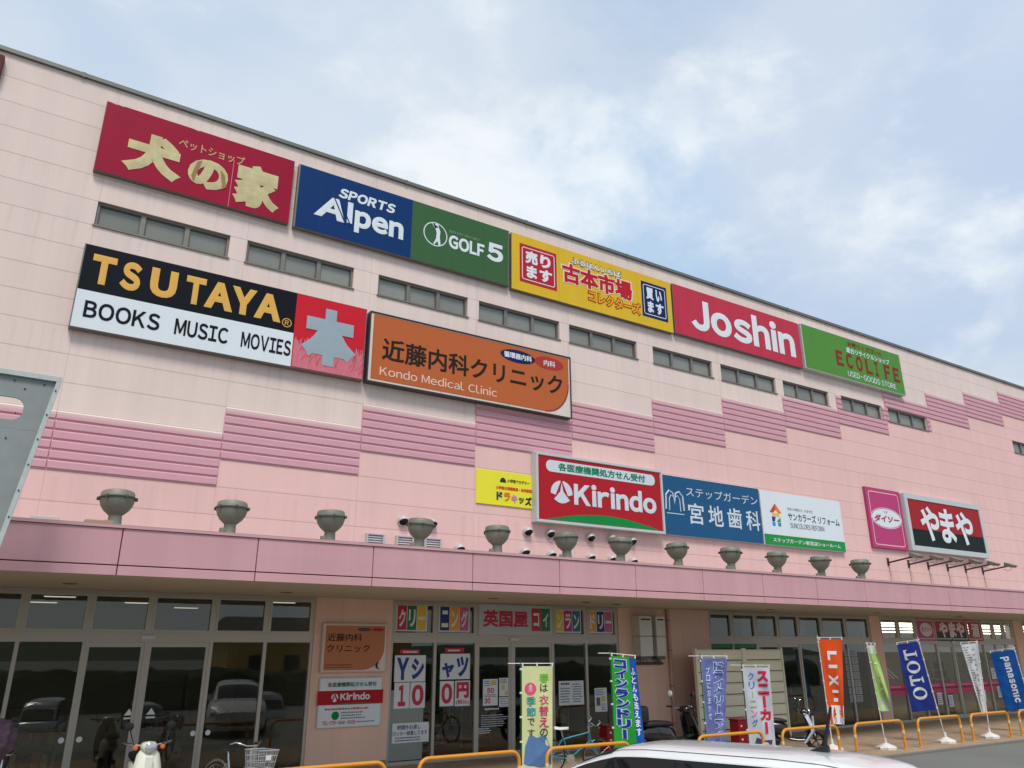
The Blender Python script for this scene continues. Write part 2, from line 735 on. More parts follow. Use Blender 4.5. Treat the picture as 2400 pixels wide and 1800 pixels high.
M_BEIGE = wall_mat('beige_wall_paint', (228, 207, 196), 0.09, True, 0.10)
M_PINK = wall_mat('pink_wall_paint', (232, 190, 183), 0.07, True, 0.08)
M_MAUVE = wall_mat('mauve_fascia_paint', (206, 158, 161), 0.10, False, 0.16)
M_PEACH = wall_mat('peach_pillar_paint', (232, 194, 172), 0.08, False, 0.2)


def rib_mat():
    m = mat('mauve_rib_paint', (216, 163, 172), 0.7, 0, 0.14, 3.0, 0.0, (0.6, 1, 4))
    nt = m.node_tree
    b = nt.nodes['Principled BSDF']
    src = b.inputs['Base Color'].links[0].from_socket
    t = nt.nodes.new('ShaderNodeTexCoord')
    sp = nt.nodes.new('ShaderNodeSeparateXYZ')
    nt.links.new(t.outputs['UV'], sp.inputs[0])
    mr = nt.nodes.new('ShaderNodeMapRange')
    mr.interpolation_type = 'SMOOTHSTEP'
    mr.inputs['From Min'].default_value = 0.86
    mr.inputs['From Max'].default_value = 1.0
    nt.links.new(sp.outputs[1], mr.inputs['Value'])
    mx = nt.nodes.new('ShaderNodeMix')
    mx.data_type = 'RGBA'
    nt.links.new(mr.outputs[0], mx.inputs[0])
    nt.links.new(src, mx.inputs[6])
    mx.inputs[7].default_value = L((228, 207, 195))      # the sprayed paint fades out over the beige above
    nt.links.new(mx.outputs[2], b.inputs['Base Color'])
    return m


M_RIB = rib_mat()
M_COPING = mat('grey_coping_metal', (112, 112, 106), 0.5, 0.3, 0.1, 2)
M_ALU = mat('bronze_grey_aluminium', (128, 124, 114), 0.45, 0.45, 0.06, 3)
M_ALUD = mat('dark_grey_aluminium', (100, 100, 93), 0.5, 0.35, 0.06, 3)
M_SF = mat('shopfront_aluminium', (184, 178, 164), 0.45, 0.15, 0.06, 3)
M_FROST = mat('frosted_grey_glass', (134, 135, 126), 0.2, 0, 0.22, 1.2, 0, (1, 1, 0.5), each=0.16)
M_SOFFIT = mat('soffit_board', (196, 184, 164), 0.9, 0, 0.08, 1.5)
M_GLASS = glass('tinted_shop_glass', (0.80, 0.80, 0.76), 1.3)
M_DARK = mat('dark_gap', (22, 22, 22), 0.8, 0, 0.05)

WIN = [(-3.20, 2.82), (0.02, 2.70), (3.40, 2.68), (6.44, 2.79), (9.59, 2.68), (12.95, 2.70), (16.06, 2.82), (19.28, 2.62),
       (22.62, 2.64), (25.65, 2.80), (35.55, 2.75), (38.75, 2.75)]
WZ0, WZ1 = 11.17, 11.76


def subtract(r, h):
    """rectangle (x0, x1, z0, z1) minus rectangle h"""
    x0, x1, z0, z1 = r
    a0, a1, c0, c1 = max(x0, h[0]), min(x1, h[1]), max(z0, h[2]), min(z1, h[3])
    if a0 >= a1 - 1e-6 or c0 >= c1 - 1e-6:
        return [r]
    o = []
    if c0 > z0 + 1e-6:
        o.append((x0, x1, z0, c0))
    if z1 > c1 + 1e-6:
        o.append((x0, x1, c1, z1))
    if a0 > x0 + 1e-6:
        o.append((x0, a0, c0, c1))
    if x1 > a1 + 1e-6:
        o.append((a1, x1, c0, c1))
    return o


HOLES = [(x, x + w, WZ0, WZ1) for x, w in WIN]


def cut(r):
    rs = [r]
    for h in HOLES:
        rs = [q for p in rs for q in subtract(p, h)]
    return rs


wall = MB()
kmin, kmax = -6, 20
ribs = []
for k in range(kmin, kmax):
    xa, xb = max(X0, k * S), min(X1, (k + 1) * S)
    m = max(1, k + 2) if k >= -1 else 1
    z0 = BASE + 0.6 * (m - 1)
    z1 = z0 + 1.2
    z0, z1 = min(z0, TOP), min(z1, TOP)
    if k >= -5 and z1 > z0:
        ribs.append((xa, xb, z0, z1))
    for q in cut((xa, xb, 4.0, z0)):
        wall.rect(q[0], q[1], q[2], q[3], 0, 1)
    if z1 < TOP:
        for q in cut((xa, xb, z1, TOP)):
            wall.rect(q[0], q[1], q[2], q[3], 0, 0)
    for q in cut((xa, xb, z0, z1)):
        wall.rect(q[0], q[1], q[2], q[3], 0, 0)
for h in HOLES:      # reveals of the window openings
    x0, x1, z0, z1 = h
    wall.quad((x0, 0, z0), (x1, 0, z0), (x1, 0.16, z0), (x0, 0.16, z0), 0)
    wall.quad((x0, 0, z1), (x1, 0, z1), (x1, 0.16, z1), (x0, 0.16, z1), 0)
    wall.quad((x0, 0, z0), (x0, 0, z1), (x0, 0.16, z1), (x0, 0.16, z0), 0)
    wall.quad((x1, 0, z0), (x1, 0, z1), (x1, 0.16, z1), (x1, 0.16, z0), 0)
wall.quad((X0, 0, 0), (X0, 0, TOP), (X0, 40, TOP), (X0, 40, 0), 1)
wall.quad((X1, 0, 0), (X1, 0, TOP), (X1, 40, TOP), (X1, 40, 0), 1)
wall.quad((X0, 40, 0), (X1, 40, 0), (X1, 40, TOP), (X0, 40, TOP), 1)
wall.quad((X0, 0, TOP), (X1, 0, TOP), (X1, 40, TOP), (X0, 40, TOP), 1)
wall.build('wall', [M_BEIGE, M_PINK], bld)

cop = MB()
cop.box(X0 - 0.05, X1 + 0.05, -0.07, 0.4, TOP + 0.002, 14.82)
for i in range(22):
    x = X0 + i * 4.0
    cop.box(x, x + 0.07, -0.078, 0.41, TOP - 0.012, 14.828)
cop.build('parapet_coping', M_COPING, bld)

for xa, xb, z0, z1 in ribs:
    r = MB()
    g = 0.012
    zz = z0
    while zz < z1 - 0.05:
        # one rib: a shallow chamfered strip with a groove under it
        for q in cut((xa + g, xb - g, zz + 0.028, min(zz + 0.2, z1))):
            a, b, c, d = q
            if d - c < 0.03 or b - a < 0.03:
                continue
            t = min(0.012, (d - c) * 0.4)
            r.prism([(0, 0), (1, 0), (1, 1), (0, 1)], 0, 0.001) if False else None
            vs = []
            for x in (a, b):
                vs += [(x, -0.003, c), (x, -0.038, c + t), (x, -0.045, d - t - 0.02), (x, -0.003, d)]
            r.add(vs, [(0, 4, 5, 1), (1, 5, 6, 2), (2, 6, 7, 3), (0, 1, 2, 3), (7, 6, 5, 4)])
        for q in cut((xa, xb, zz, min(zz + 0.2, z1))):
            r.rect(q[0], q[1], q[2], q[3], -0.004)
        zz += 0.2
    if not r.v:
        continue
    o = r.build('ribbed_band', M_RIB, bld)
    uv = o.data.uv_layers.new(name='band')
    for lp in o.data.loops:
        co = o.data.vertices[lp.vertex_index].co
        uv.data[lp.index].uv = ((co.x + 10 - xa) / (xb - xa), (co.z - z0) / 1.2)

for x, w in WIN:
    fr = MB()
    y0, y1 = 0.065, 0.15
    z0, z1 = WZ0 + 0.003, WZ1 - 0.003
    xa, xb = x + 0.003, x + w - 0.003
    fr.box(xa, xb, y0, y1, z0, z0 + 0.05)
    fr.box(xa, xb, y0, y1, z1 - 0.05, z1)
    p = (xb - xa) / 3
    xs = [xa, xa + p, xa + 2 * p, xb]
    for i, xx in enumerate(xs):
        hw = 0.05
        lo = xx if i == 0 else xx - hw
        hi = xx if i == 3 else xx + hw
        if i == 0:
            hi = xx + hw
        fr.box(lo, hi, y0 + 0.002, y1, z0 + 0.05, z1 - 0.05)
    for i in range(3):
        a, b = xs[i] + 0.05, xs[i + 1] - 0.05
        t = 0.022
        fr.box(a, b, y0 + 0.03, y1, z0 + 0.05, z0 + 0.05 + t, 1)
        fr.box(a, b, y0 + 0.03, y1, z1 - 0.05 - t, z1 - 0.05, 1)
        fr.box(a, a + t, y0 + 0.032, y1, z0 + 0.05 + t, z1 - 0.05 - t, 1)
        fr.box(b - t, b, y0 + 0.032, y1, z0 + 0.05 + t, z1 - 0.05 - t, 1)
    fr.box(xa - 0.03, xb + 0.03, -0.035, 0.02, WZ0 - 0.03, WZ0 + 0.002)
    fo = fr.build('window', [M_ALU, M_ALUD], bld)
    for i in range(3):
        pn = MB()
        pn.box(xs[i] + 0.06, xs[i + 1] - 0.06, y0 + 0.06, y0 + 0.075, z0 + 0.06, z1 - 0.06)
        pn.build('pane', M_FROST, fo)

# canopy over the pavement
CY = -3.75
can = MB()
can.box(X0, X1, CY + 0.06, -0.003, 3.54, 4.18)
cano = can.build('canopy', mat('canopy_roof_sheet', (150, 140, 135), 0.8, 0, 0.15, 2), bld)
fas = MB()
JX = [0.07 + 2.095 * i for i in range(-10, 31)]
for i in range(len(JX) - 1):
    a, b = JX[i] + 0.008, JX[i + 1] - 0.008
    fas.cbox(a, b, CY, CY + 0.05, 3.675, 4.225, 0.006)
    fas.cbox(a, b, CY + 0.004, CY + 0.05, 3.515, 3.658, 0.006)
fas.box(JX[0], JX[-1], CY - 0.025, CY + 0.10, 4.232, 4.275)
fas.build('fascia', M_MAUVE, cano)
bk = MB()
bk.box(JX[0], JX[-1], CY + 0.052, CY + 0.058, 3.53, 4.23)
bk.build('joint_backing', mat('dark_red_sealant', (128, 48, 68), 0.8), cano)
sf = MB()
sf.box(X0, X1, CY + 0.07, 0.0, SOFFIT, 3.538)
sfo = sf.build('soffit', M_SOFFIT, bld)
for x, y in ((-2.5, -1.6), (1.35, -1.3), (5.9, -1.8), (8.6, -1.7), (9.9, -1.3), (15.5, -1.5), (20.3, -1.7), (25.5, -1.5)):
    d = MB()
    d.lathe([(0.12, 0.0), (0.12, -0.012), (0.095, -0.014), (0.09, -0.002)], (x, y, SOFFIT - 0.001), 20)
    d.build('downlight', mat('downlight_trim', (120, 112, 100), 0.5), sfo)

# storey under the canopy
SHOPS = [(-12.0, 2.42), (4.25, 11.0), (14.5, 22.40), (23.0, 32.2), (32.9, 42.0), (43.0, 60.0)]
px = [X0] + [v for s in SHOPS for v in s] + [X1]
for i in range(0, len(px), 2):
    a, b = px[i], px[i + 1]
    p = MB()
    p.box(a, b, 0.0, 0.35, 0.14, SOFFIT - 0.001)
    po = p.build('pillar', M_PEACH, bld)
    sk = MB()
    sk.box(a - 0.0, b + 0.0, -0.02, 0.34, 0.0, 0.14)
    sk.build('plinth', mat('grey_plinth', (140, 135, 130), 0.85, 0, 0.12, 4), po)


def shop(x0, x1, mulls, doors, upper_skip=(), name='shopfront'):
    """aluminium shopfront: mullions, transom band, fanlights above, doors below"""
    f = MB()
    yf, yb = 0.03, 0.13
    f.box(x0, x0 + 0.06, yf, yb, 0, SOFFIT - 0.002)
    f.box(x1 - 0.06, x1, yf, yb, 0, SOFFIT - 0.002)
    f.box(x0 + 0.06, x1 - 0.06, yf + 0.004, yb, 2.575, 2.755)
    f.box(x0 + 0.06, x1 - 0.06, yf + 0.004, yb, 3.46, SOFFIT - 0.002)
    f.box(x0 + 0.06, x1 - 0.06, yf + 0.004, yb, 0.0, 0.07)
    for m in mulls:
        f.box(m - 0.035, m + 0.035, yf + 0.002, yb, 0.07, 2.575)
        if m not in upper_skip:
            f.box(m - 0.035, m + 0.035, yf + 0.002, yb, 2.755, 3.46)
    o = f.build(name, M_SF, bld)
    xs = [x0 + 0.06] + list(mulls) + [x1 - 0.06]
    for i in range(len(xs) - 1):
        a = xs[i] + (0.035 if i else 0)
        b = xs[i + 1] - (0.035 if i < len(xs) - 2 else 0)
        g = MB()
        isdoor = i in doors
        if isdoor:
            t = 0.06
            g.box(a, a + t, yf + 0.02, yb - 0.02, 0.02, 2.572)
            g.box(b - t, b, yf + 0.02, yb - 0.02, 0.02, 2.572)
            g.box(a + t, b - t, yf + 0.022, yb - 0.02, 2.48, 2.572)
            g.box(a + t, b - t, yf + 0.022, yb - 0.02, 0.02, 0.12)
            d = g.build('sliding_door', M_SF, o)
            gg = MB()
            gg.box(a + t, b - t, 0.075, 0.083, 0.12, 2.48)
            # glazing of a door belongs to the door: one level deeper is not possible, so the leaf carries it
            gg.build('door_glass', M_GLASS, o)
        else:
            g.box(a, b, 0.075, 0.083, 0.07, 2.575)
            g.build('glass_pane', M_GLASS, o)
    xs2 = [x0 + 0.06] + [m for m in mulls if m not in upper_skip] + [x1 - 0.06]
    for i in range(len(xs2) - 1):
        a = xs2[i] + (0.035 if i else 0)
        b = xs2[i + 1] - (0.035 if i < len(xs2) - 2 else 0)
        g = MB()
        t = 0.045
        g.box(a, b, yf - 0.012, yf + 0.05, 2.757, 2.757 + t)
        g.box(a, b, yf - 0.012, yf + 0.05, 3.458 - t, 3.458)
        g.box(a, a + t, yf - 0.010, yf + 0.05, 2.757 + t, 3.458 - t)
        g.box(b - t, b, yf - 0.010, yf + 0.05, 2.757 + t, 3.458 - t)
        g.build('fanlight_frame', M_SF, o)
        gg = MB()
        gg.box(a + t, b - t, 0.075, 0.083, 2.757 + t, 3.458 - t)
        gg.build('fanlight_glass', M_GLASS, o)
    return o


m1 = [-10.7, -9.6, -8.5, -7.4, -6.3, -5.25, -4.18, -3.09, -2.0, -0.91, 0.30, 1.39]
s1 = shop(SHOPS[0][0], SHOPS[0][1], m1, (9, 10))
s2 = shop(SHOPS[1][0], SHOPS[1][1], [5.40, 6.52, 7.56, 8.81, 9.90], (2, 3), (7.56,))
s3 = shop(SHOPS[2][0], SHOPS[2][1], [15.5, 16.55, 17.6, 18.6, 19.75, 21.05], (2, 3))
s4 = shop(SHOPS[3][0], SHOPS[3][1], [24.1, 25.2, 26.4, 27.5, 28.65, 29.7, 30.6, 31.4], (3, 4))
s5 = shop(SHOPS[4][0], SHOPS[4][1], [34.2, 35.5, 36.8, 38.1, 39.4, 40.7], (2, 3))
s6 = shop(SHOPS[5][0], SHOPS[5][1], [45, 47, 49, 51, 53, 55, 57], ())

# the rooms behind the glass
M_RWALL = mat('shop_inner_wall', (150, 142, 130), 0.9, 0, 0.15, 1.2)
M_RFLOOR = mat('shop_inner_floor', (120, 112, 100), 0.5, 0, 0.15, 1.0)
M_RCEIL = mat('shop_inner_ceiling', (140, 135, 128), 0.9, 0, 0.05, 1)
# the liquor shop's sales floor runs on behind the next shopfronts
for i, (a, b) in enumerate(SHOPS[:3] + [(23.0, 60.0)]):
    rm = MB()
    D = 13.0 if i == 3 else 6.5
    rm.quad((a, D, 0.0), (b, D, 0.0), (b, D, 3.5), (a, D, 3.5), 0)
    rm.quad((a, 0.36, 0.0), (a, D, 0.0), (a, D, 3.5), (a, 0.36, 3.5), 0)
    rm.quad((b, 0.36, 0.0), (b, D, 0.0), (b, D, 3.5), (b, 0.36, 3.5), 0)
    rm.quad((a, 0.14, 0.006), (b, 0.14, 0.006), (b, D, 0.006), (a, D, 0.006), 1)
    rm.quad((a, 0.14, 3.5), (b, 0.14, 3.5), (b, D, 3.5), (a, D, 3.5), 2)
    if i == 3:
        rm.quad((32.2, 0.36, 0.0), (32.9, 0.36, 0.0), (32.9, 0.36, 3.5), (32.2, 0.36, 3.5), 0)
    rm.build('shop_interior', [M_RWALL, M_RFLOOR, M_RCEIL], bld)


def strips(pts, ln, st, nm):
    e = emit('lamp_tube_%s' % nm, (255, 248, 235), st)
    for x, y in pts:
        q = MB()
        zt = 3.44 if nm == 'dim' else 3.36
        q.box(x - ln / 2 - 0.04, x + ln / 2 + 0.04, y - 0.09, y + 0.09, zt, 3.498, 0)
        q.box(x - ln / 2, x + ln / 2, y - 0.06, y + 0.06, zt - (0.015 if nm == 'dim' else 0.06), zt, 1)
        o = q.build('ceiling_light', [mat('lamp_housing', (180, 178, 172), 0.6), e])
        o['category'] = 'ceiling light'
        if nm == 'bright':
            o['label'] = 'lit fluorescent strip in rows on the liquor shop ceiling'
            o['group'] = 'strip lights inside the liquor shop'
        else:
            o['label'] = 'lit fluorescent strip on the ceiling inside the leftmost shop'
            o['group'] = 'strip lights inside the leftmost shop'


strips([(-2.5, 1.0), (-0.85, 2.6), (-2.7, 3.4), (1.9, 0.8), (-4.4, 2.4), (0.5, 4.4)], 0.55, 0.8, 'dim')
strips([(23.9 + 2.1 * i, d) for i in range(14) for d in (0.9, 3.0, 6.2, 10.5)], 1.9, 6.0, 'bright')

# door sensors, stickers and posters on the glass belong to the shopfronts
def sticker(sf, name, fn, mats):
    q = MB()
    fn(q)
    return q.build(name, mats, sf)


M_WHITE = mat('white_vinyl', (228, 230, 226), 0.4, 0, 0.04)
M_PAPER = mat('white_paper', (222, 226, 226), 0.55, 0, 0.05, 3)
M_INK = mat('black_ink', (34, 36, 40), 0.5, 0, 0.05)
M_GINK = mat('grey_ink', (92, 96, 104), 0.5, 0, 0.05)
for sf_, x in ((s1, -0.91), (s2, 7.6), (s4, 27.5)):
    q = MB()
    q.cbox(x - 0.13, x + 0.13, -0.02, 0.033, 2.62, 2.70, 0.01)
    q.build('door_sensor', mat('sensor_white', (205, 205, 198), 0.4), sf_)
for x in (-1.98 - 0.13, -1.98 + 0.16, 0.30 - 0.14, 0.30 + 0.14):
    sticker(s1, 'round_sticker', lambda q: q.flat(ell(x, 0.875, 0.05, 0.05), 0.0735), M_WHITE)
for x in (-1.05, -0.66):
    def tri(q):
        q.flat([(x - 0.08, 1.25), (x + 0.08, 1.25), (x, 1.37)], 0.0735)
        q.rect(x - 0.08, x + 0.08, 1.185, 1.215, 0.0735)
    sticker(s1, 'warning_sticker', tri, M_WHITE)

COL = dict(red=(196, 36, 62), green=(30, 122, 70), yellow=(232, 190, 50), navy=(28, 42, 120), orange=(236, 168, 48), pink=(206, 96, 150),
           magenta=(190, 40, 110), teal=(24, 120, 140), blue=(30, 60, 140), crimson=(196, 24, 64))


def V(name):
    return mat('%s_vinyl' % name, COL[name], 0.45, 0, 0.06, 3)


YP = 0.0735
def tiles(x0, x1, z0, z1, chars, cols):
    q = MB()
    n = len(chars)
    q.rect(x0 - 0.02, x1 + 0.02, z0 - 0.03, z1 + 0.03, YP, 0)
    w = (x1 - x0) / n
    for i, (ch, c) in enumerate(zip(chars, cols)):
        q.rect(x0 + i * w + 0.008, x0 + (i + 1) * w - 0.008, z0, z1, YP - 0.003, 1 + i)
        if ch == 'ー':
            q.rect(x0 + i * w + w * 0.15, x0 + (i + 1) * w - w * 0.15, (z0 + z1) / 2 - 0.04, (z0 + z1) / 2 + 0.03, YP - 0.006, 0)
        else:
            put_text(q, ch, x0 + i * w + w * 0.17, x0 + (i + 1) * w - w * 0.15, z0 + (z1 - z0) * 0.13, z1 - (z1 - z0) * 0.15, YP - 0.006, 0.035, 0, 1, 0)
    return q.build('letter_tiles', [M_WHITE] + [V(c) for c in cols], s2)


tiles(4.40, 5.16, 2.86, 3.41, 'クリー', ('red', 'green', 'yellow'))
tiles(5.52, 6.32, 2.86, 3.41, 'ニング', ('navy', 'orange', 'pink'))
tiles(8.92, 9.75, 2.87, 3.40, 'ンラン', ('yellow', 'magenta', 'teal'))
tiles(10.02, 10.85, 2.87, 3.40, 'ドリー', ('orange', 'navy', 'pink'))
q = MB()
q.rect(6.57, 8.76, 2.77, 3.50, YP - 0.06, 0)
put_text(q, '英国屋', 6.68, 8.02, 2.95, 3.36, YP - 0.064, 0.035, 0, 1.0, 1)
for i, (ch, c) in enumerate((('コ', 2), ('イ', 3))):
    a = 8.14 + i * 0.29
    q.rect(a, a + 0.28, 2.87, 3.43, YP - 0.064, c)
    put_text(q, ch, a + 0.05, a + 0.23, 2.98, 3.32, YP - 0.068, 0.035, 0, 1, 4)
q.build('shop_name_panel', [mat('pale_grey_panel', (188, 192, 192), 0.5, 0, 0.04), V('crimson'), V('red'), V('green'), M_WHITE], s2)

q = MB()
q.rect(4.32, 5.16, 0.09, 1.55, YP - 0.001, 0)
q.build('frosted_film', mat('frosted_film', (142, 150, 142), 0.6, 0, 0.06, 2), s2)
for (x0, x1, z0, z1, t) in ((4.39, 5.18, 1.725, 2.30, 'Yシ'), (5.56, 6.37, 1.755, 2.33, 'ャツ')):
    q = MB()
    q.rect(x0, x1, z0, z1, YP - 0.004, 0)
    w = (x1 - x0) / 2
    put_text(q, t[0], x0 + 0.05, x0 + w - 0.03, z0 + 0.04, z1 - (0.05 if t[0] == 'Y' else 0.2), YP - 0.008, 0.05, 0, 1, 1)
    put_text(q, t[1], x0 + w + 0.03, x1 - 0.04, z0 + 0.05, z1 - 0.06, YP - 0.008, 0.05, 0, 1, 1)
    q.rect(x0 + 0.12, x1 - 0.17, z1 + 0.03, z1 + 0.125, YP - 0.004, 2)
    greek(q, x0 + 0.2, x1 - 0.2, z1 + 0.045, z1 + 0.11, YP - 0.008, 1, 0.7, 0)
    q.build('price_poster', [M_PAPER, mat('poster_blue', (26, 52, 132), 0.5), V('crimson')], s2)
for (x0, x1, z0, z1, t) in ((4.41, 4.79, 1.16, 1.71, '1'), (4.81, 5.19, 1.16, 1.71, '0'), (5.57, 5.94, 1.17, 1.72, '0'), (5.97, 6.38, 1.16, 1.72, '円')):
    q = MB()
    q.rect(x0, x1, z0, z1, YP - 0.004, 0)
    if t == '円':
        put_text(q, t, x0 + 0.04, x1 - 0.03, z0 + 0.17, z1 - 0.03, YP - 0.008, 0.06, 0, 1, 1)
        put_text(q, '(税込)', x0 + 0.03, x1 - 0.03, z0 + 0.03, z0 + 0.14, YP - 0.008, 0.02, 0, 1, 1)
    else:
        put_text(q, t, x0 + (0.1 if t == '1' else 0.04), x1 - (0.1 if t == '1' else 0.04), z0 + 0.05, z1 - 0.05, YP - 0.008, 0.05, 0, 1, 1)
    q.build('price_poster', [M_PAPER, V('red')], s2)
q = MB()
q.rect(4.40, 5.31, 0.445, 0.855, YP - 0.012, 0)
put_text(q, '時間外お渡し', 4.52, 5.10, 0.715, 0.815, YP - 0.016, 0.012, 0, 1, 1)
put_text(q, 'ロッカー設置してます', 4.42, 5.27, 0.60, 0.69, YP - 0.016, 0.012, 0, 1, 1)
greek(q, 4.48, 5.2, 0.47, 0.58, YP - 0.016, 2, 0.5, 2)
q.build('notice_poster', [M_PAPER, mat('notice_navy', (40, 44, 88), 0.5), M_GINK], s2)
rr = random.Random(3)
M_GOLD = mat('poster_gold', (216, 190, 90), 0.5)


def poster(sf, nm, x0, x1, z0, z1, fn, dy=0.0):
    q = MB()
    q.rect(x0, x1, z0, z1, YP - 0.004 - dy, 0)
    fn(q, YP - 0.008 - dy)
    return q.build(nm, [M_PAPER, V('red'), M_GINK, M_GOLD, M_INK], sf)


def f1(q, y):
    put_text(q, '50', 6.85, 7.05, 1.42, 1.54, y, 0.04, 0, 1, 1)
    put_text(q, '30', 6.78, 6.95, 1.19, 1.31, y, 0.04, 0, 1, 1)
    q.rect(6.96, 7.12, 1.60, 1.71, y + 0.002, 3)
    greek(q, 6.78, 7.12, 1.33, 1.40, y, 2, 0.5, 2, rr)
    greek(q, 6.78, 6.94, 1.57, 1.71, y, 3, 0.5, 2, rr)


def f2(q, y):
    greek(q, 7.22, 7.45, 1.63, 1.74, y, 3, 0.5, 2, rr)
    q.rect(7.26, 7.36, 1.49, 1.60, y, 3)
    q.rect(7.36, 7.44, 1.37, 1.46, y, 3)


poster(s2, 'door_poster', 6.74, 7.16, 1.14, 1.74, f1)
poster(s2, 'door_poster', 7.20, 7.47, 1.34, 1.76, f2)
poster(s2, 'door_poster', 7.20, 7.49, 1.10, 1.32, lambda q, y: greek(q, 7.23, 7.46, 1.12, 1.31, y, 5, 0.4, 2, rr))
q = MB()
greek(q, 6.80, 7.32, 1.04, 1.09, YP - 0.004, 1, 0.8, 0, rr)
greek(q, 6.7, 7.5, 0.66, 0.95, YP - 0.004, 6, 0.3, 0, rr)
greek(q, 6.62, 6.98, 0.52, 0.66, YP - 0.004, 3, 0.5, 0, rr)
q.build('door_lettering', M_PAPER, s2)


def f3(q, y):
    greek(q, 9.05, 9.36, 1.55, 1.62, y, 1, 0.7, 4, rr)
    greek(q, 9.03, 9.36, 1.12, 1.50, y, 6, 0.45, 2, rr)
    greek(q, 9.42, 9.74, 1.12, 1.60, y, 8, 0.45, 2, rr)


def f4(q, y):
    greek(q, 10.18, 10.52, 1.27, 1.43, y, 4, 0.5, 2, rr)
    q.rect(10.2, 10.33, 1.02, 1.22, y, 2)
    q.rect(10.36, 10.5, 1.12, 1.25, y, 3)
    greek(q, 10.36, 10.53, 0.9, 1.08, y, 4, 0.5, 2, rr)


poster(s2, 'notice_poster', 8.98, 9.78, 1.07, 1.65, f3, 0.016)
poster(s2, 'notice_poster', 10.15, 10.56, 0.87, 1.455, f4)

# third shopfront: paper sheets and a green band
for a, b, z0, z1 in ((16.0, 16.4, 2.83, 3.42), (17.05, 17.45, 2.85, 3.40), (17.75, 18.45, 2.86, 3.36), (18.75, 19.05, 2.84, 3.42)):
    q = MB()
    q.rect(a, b, z0, z1, YP + 0.02, 0)
    q.build('paper_sheet', mat('sheet_grey', (112, 118, 116), 0.6, 0, 0.1, 2), s3)
q = MB()
q.rect(14.56, 16.5, 2.46, 2.57, YP - 0.012, 0)
q.build('green_band', V('green'), s3)
q = MB()
for i in range(7):
    for j in range(2):
        q.rect(20.85 + j * 0.36, 21.18 + j * 0.36, 0.75 + i * 0.24, 0.96 + i * 0.24, YP - 0.004 - 0.001 * j, 0)
        greek(q, 20.88 + j * 0.36, 21.15 + j * 0.36, 0.77 + i * 0.24, 0.94 + i * 0.24, YP - 0.010, 3, 0.45, 1, rr)
q.build('leaflet_rack', [mat('leaflet', (168, 172, 168), 0.6), M_GINK], s3)

# fourth shopfront: liquor shop name panels and pink waist band
q = MB()
q.rect(25.28, 26.42, 2.70, 3.49, YP - 0.05, 0)
q.flat(ell(25.85, 3.1, 0.40, 0.24), YP - 0.054, 3)
put_text(q, 'ダイソー', 25.53, 26.17, 3.0, 3.2, YP - 0.058, 0.03, 0, 1, 0)
q.rect(26.46, 28.72, 3.02, 3.49, YP - 0.05, 1)
q.rect(26.46, 28.72, 2.70, 3.02, YP - 0.05, 2)
put_text(q, 'やまや', 26.72, 28.46, 2.82, 3.40, YP - 0.054, 0.05, 0, 1, 3)
q.rect(28.76, 29.72, 2.70, 3.49, YP - 0.05, 1)
put_text(q, '酒', 28.96, 29.52, 2.84, 3.38, YP - 0.054, 0.05, 0, 1, 3)
q.build('shop_name_panel', [mat('panel_pink', (196, 60, 116), 0.5), mat('panel_red', (178, 34, 44), 0.5), M_INK, mat('panel_white', (226, 214, 214), 0.5)], s4)
q = MB()
for a, b in ((23.08, 24.06), (24.14, 25.16), (25.24, 26.36), (26.5, 27.4), (27.6, 28.5), (28.7, 29.66), (29.75, 30.56), (30.65, 31.36), (31.45, 32.1)):
    q.rect(a, b, 0.86, 1.24, YP - 0.004, 0)
    q.rect(a, b, 1.04, 1.09, YP - 0.007, 1)
    greek(q, a + 0.1, b - 0.1, 1.12, 1.20, YP - 0.007, 1, 0.7, 2, rr)
q.build('waist_band', [mat('band_pink', (206, 40, 98), 0.5), mat('band_dark', (80, 24, 40), 0.5), mat('band_pale', (220, 150, 170), 0.5)], s4)
for x, z in ((26.6, 0.4), (28.9, 0.5), (30.1, 0.62), (29.9, 1.3), (25.9, 0.5)):
    poster(s4, 'notice_poster', x, x + 0.32, z, z + 0.4, lambda q, y: greek(q, x + 0.03, x + 0.29, z + 0.04, z + 0.36, y, 5, 0.4, 2, rr), 0.012)

q = MB()
for i in range(9):
    a = 23.75 + i * 0.12
    q.quad((a, 0.75, 1.38), (a + 0.12, 0.75, 1.38), (a + 0.12, 1.15, 1.72), (a, 1.15, 1.72), i % 2)
q.build('striped_awning', [mat('awning_white', (214, 206, 200), 0.7), mat('awning_red', (150, 40, 44), 0.7)], s4)

